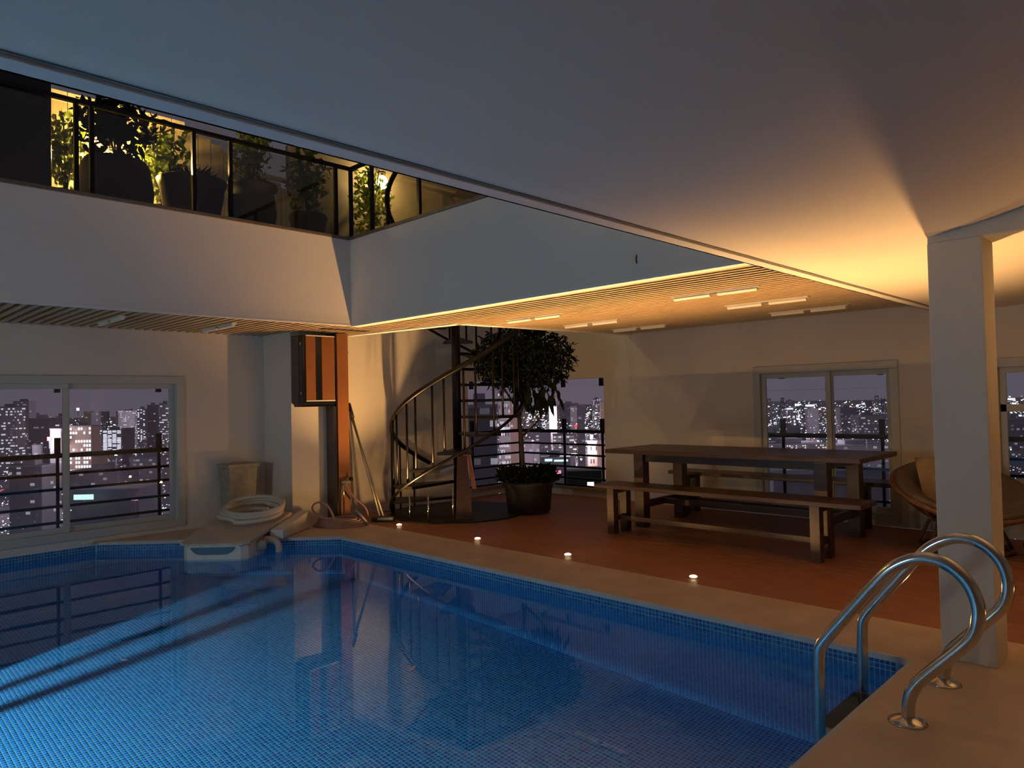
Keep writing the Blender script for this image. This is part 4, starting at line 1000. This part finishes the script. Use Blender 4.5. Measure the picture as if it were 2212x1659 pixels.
# street and window lights scattered through the city
for mname, cnt, lab in (('city_white', 7000, 'countless white street and window lights of the far city'), ('city_warm', 1300, 'scattered amber lights of the far city'), ('city_red', 130, 'scattered red lights of the far city')):
    mb = MB()
    for (p0, p1, sh_) in ((0, 370, .30), (1010, 1310, .32), (1655, 1925, .30), (2145, 2225, .08)):
        for k in range(int(cnt * sh_)):
            w = 10 ** rnd.uniform(2.25, 3.5); px = rnd.uniform(p0, p1); z = GZ + rnd.uniform(3, 10) + (rnd.random() ** 3) * 45 * min(1, w / 800)
            p = at(px, 900, w)
            if any((p.x - a) ** 2 + (p.y - b) ** 2 < c_ * c_ and z < t_ + 1 for a, b, c_, t_ in FOOT): continue
            s_ = w * .00038 * rnd.uniform(.5, 1.6) * (2.0 if rnd.random() < .06 else 1)
            sx_ = s_ * rnd.choice((1, 1, 1, 2.2)); d = RT * sx_; f_ = FW * s_; u_ = Vector((0, 0, s_)); c_ = Vector((p.x, p.y, z))
            q = [c_ - d - f_, c_ + d - f_, c_ + d + f_, c_ - d + f_]
            mb.hexa([tuple(v_ - u_) for v_ in q], [tuple(v_ + u_) for v_ in q])
    o = mb.build('city_lights', mname); tag(o, lab, 'city lights', kind='stuff')
# larger signs and lamps
def sign(px, py, w, sw, sh_, m_, label):
    w *= 1.8; p = at(px, py, w); s_ = w / F; b = MB(); q = [RT * (-sw / 2 * s_), RT * (sw / 2 * s_), RT * (sw / 2 * s_) + FW * .4, RT * (-sw / 2 * s_) + FW * .4]
    r = thing('illuminated_sign', label, 'sign', (p.x, p.y, p.z))
    b.hexa([tuple(p + v_ - Vector((0, 0, sh_ / 2 * s_))) for v_ in q], [tuple(p + v_ + Vector((0, 0, sh_ / 2 * s_))) for v_ in q]); b.build('face', m_, r)
    b = MB(); b.beam(tuple(p + FW * .6 - Vector((0, 0, sh_ / 2 * s_))), tuple(p + FW * .6 - Vector((0, 0, sh_ / 2 * s_ + 6))), .5, .5); b.build('post', 'roof_grey', r)
sign(106, 948, 295, 8, 8, 'city_red', 'round red illuminated sign on the striped low block')
sign(104, 917, 420, 26, 5, 'city_warm', 'long glowing roof sign beyond the pool window')
sign(98, 904, 460, 12, 4, 'city_white', 'white floodlit sign above the long glowing roof sign')
sign(168, 884, 500, 6, 6, 'city_white', 'bright white lamp over the office block with square windows')
sign(180, 1074, 165, 42, 11, 'city_teal', 'pale green lit shop front below the pool window')
sign(290, 1078, 168, 14, 6, 'city_pink', 'pinkish lit yard beside the pale roof')
sign(1246, 920, 340, 9, 6, 'city_red', 'red rooftop sign beyond the corner railing')
sign(1185, 994, 172, 16, 5, 'city_teal', 'bright teal frontage of the low hall')
sign(1212, 995, 172, 30, 4, 'city_teal', 'dimmer teal window band of the low hall')
sign(1200, 1020, 150, 24, 7, 'city_pink', 'pink stall roof by the street below the corner')
sign(1276, 1046, 140, 14, 9, 'city_white', 'white glare of a shop at the foot of the corner')
sign(1240, 981, 185, 12, 3, 'city_white', 'thin white lamp strip over the trees')
sign(1724, 874, 520, 14, 3, 'city_white', 'short white roof light behind the table window')
sign(1750, 876, 500, 20, 4, 'city_white', 'longer bright roof light behind the table window')
sign(1706, 883, 560, 14, 3, 'city_white', 'faint white roof light left of the brighter pair behind the table')
sign(2185, 862, 600, 16, 4, 'city_white', 'white roof light in the window beside the column')
# fill light masts added to brighten the city blocks
for px, w, lab in ((90, 330, 'tall added fill light mast beyond the pool window'), (250, 230, 'added fill light mast near the office blocks'), (40, 600, 'far added fill light mast behind the lit apartment tower'), (330, 650, 'far added fill light mast behind the narrow dark tower'),
                   (1150, 260, 'added fill light mast beyond the tree'), (1240, 210, 'added fill light mast beyond the open corner'), (1180, 520, 'far added fill light mast behind the violet-lit block'), (1270, 640, 'far added fill light mast behind the peach apartment block'),
                   (1730, 300, 'added fill light mast by the market hall'), (1870, 240, 'added fill light mast by the factory roof'), (1700, 640, 'far added fill light mast beyond the market hall'), (1890, 600, 'far added fill light mast beyond the factory roof')):
    w *= 1.6; p = at(px, 900, w); z = -22.0
    while not clear(p.x, p.y, 2.0): w += 12; p = at(px, 900, w)
    r = thing('city_fill_mast', lab, 'street light', (p.x, p.y, GZ), 'fill light masts added in the city')
    b = MB(); b.tube([(p.x, p.y, GZ), (p.x, p.y, z)], .35, 8); b.build('mast', 'roof_grey', r)
    b = MB(); b.box(p.x - .6, p.x + .6, p.y - .6, p.y + .6, z, z + .5); b.build('lamp_head', 'roof_grey', r)
    ld = bpy.data.lights.new('city_fill_light', 'POINT'); ld.energy = 26000 if w < 600 else 80000; ld.color = (1.0, .86, .98); ld.shadow_soft_size = 1.5
    lo = bpy.data.objects.new('city_fill_light', ld); col.objects.link(lo); lo.parent = r; lo.location = (0, 0, z - GZ + 3)
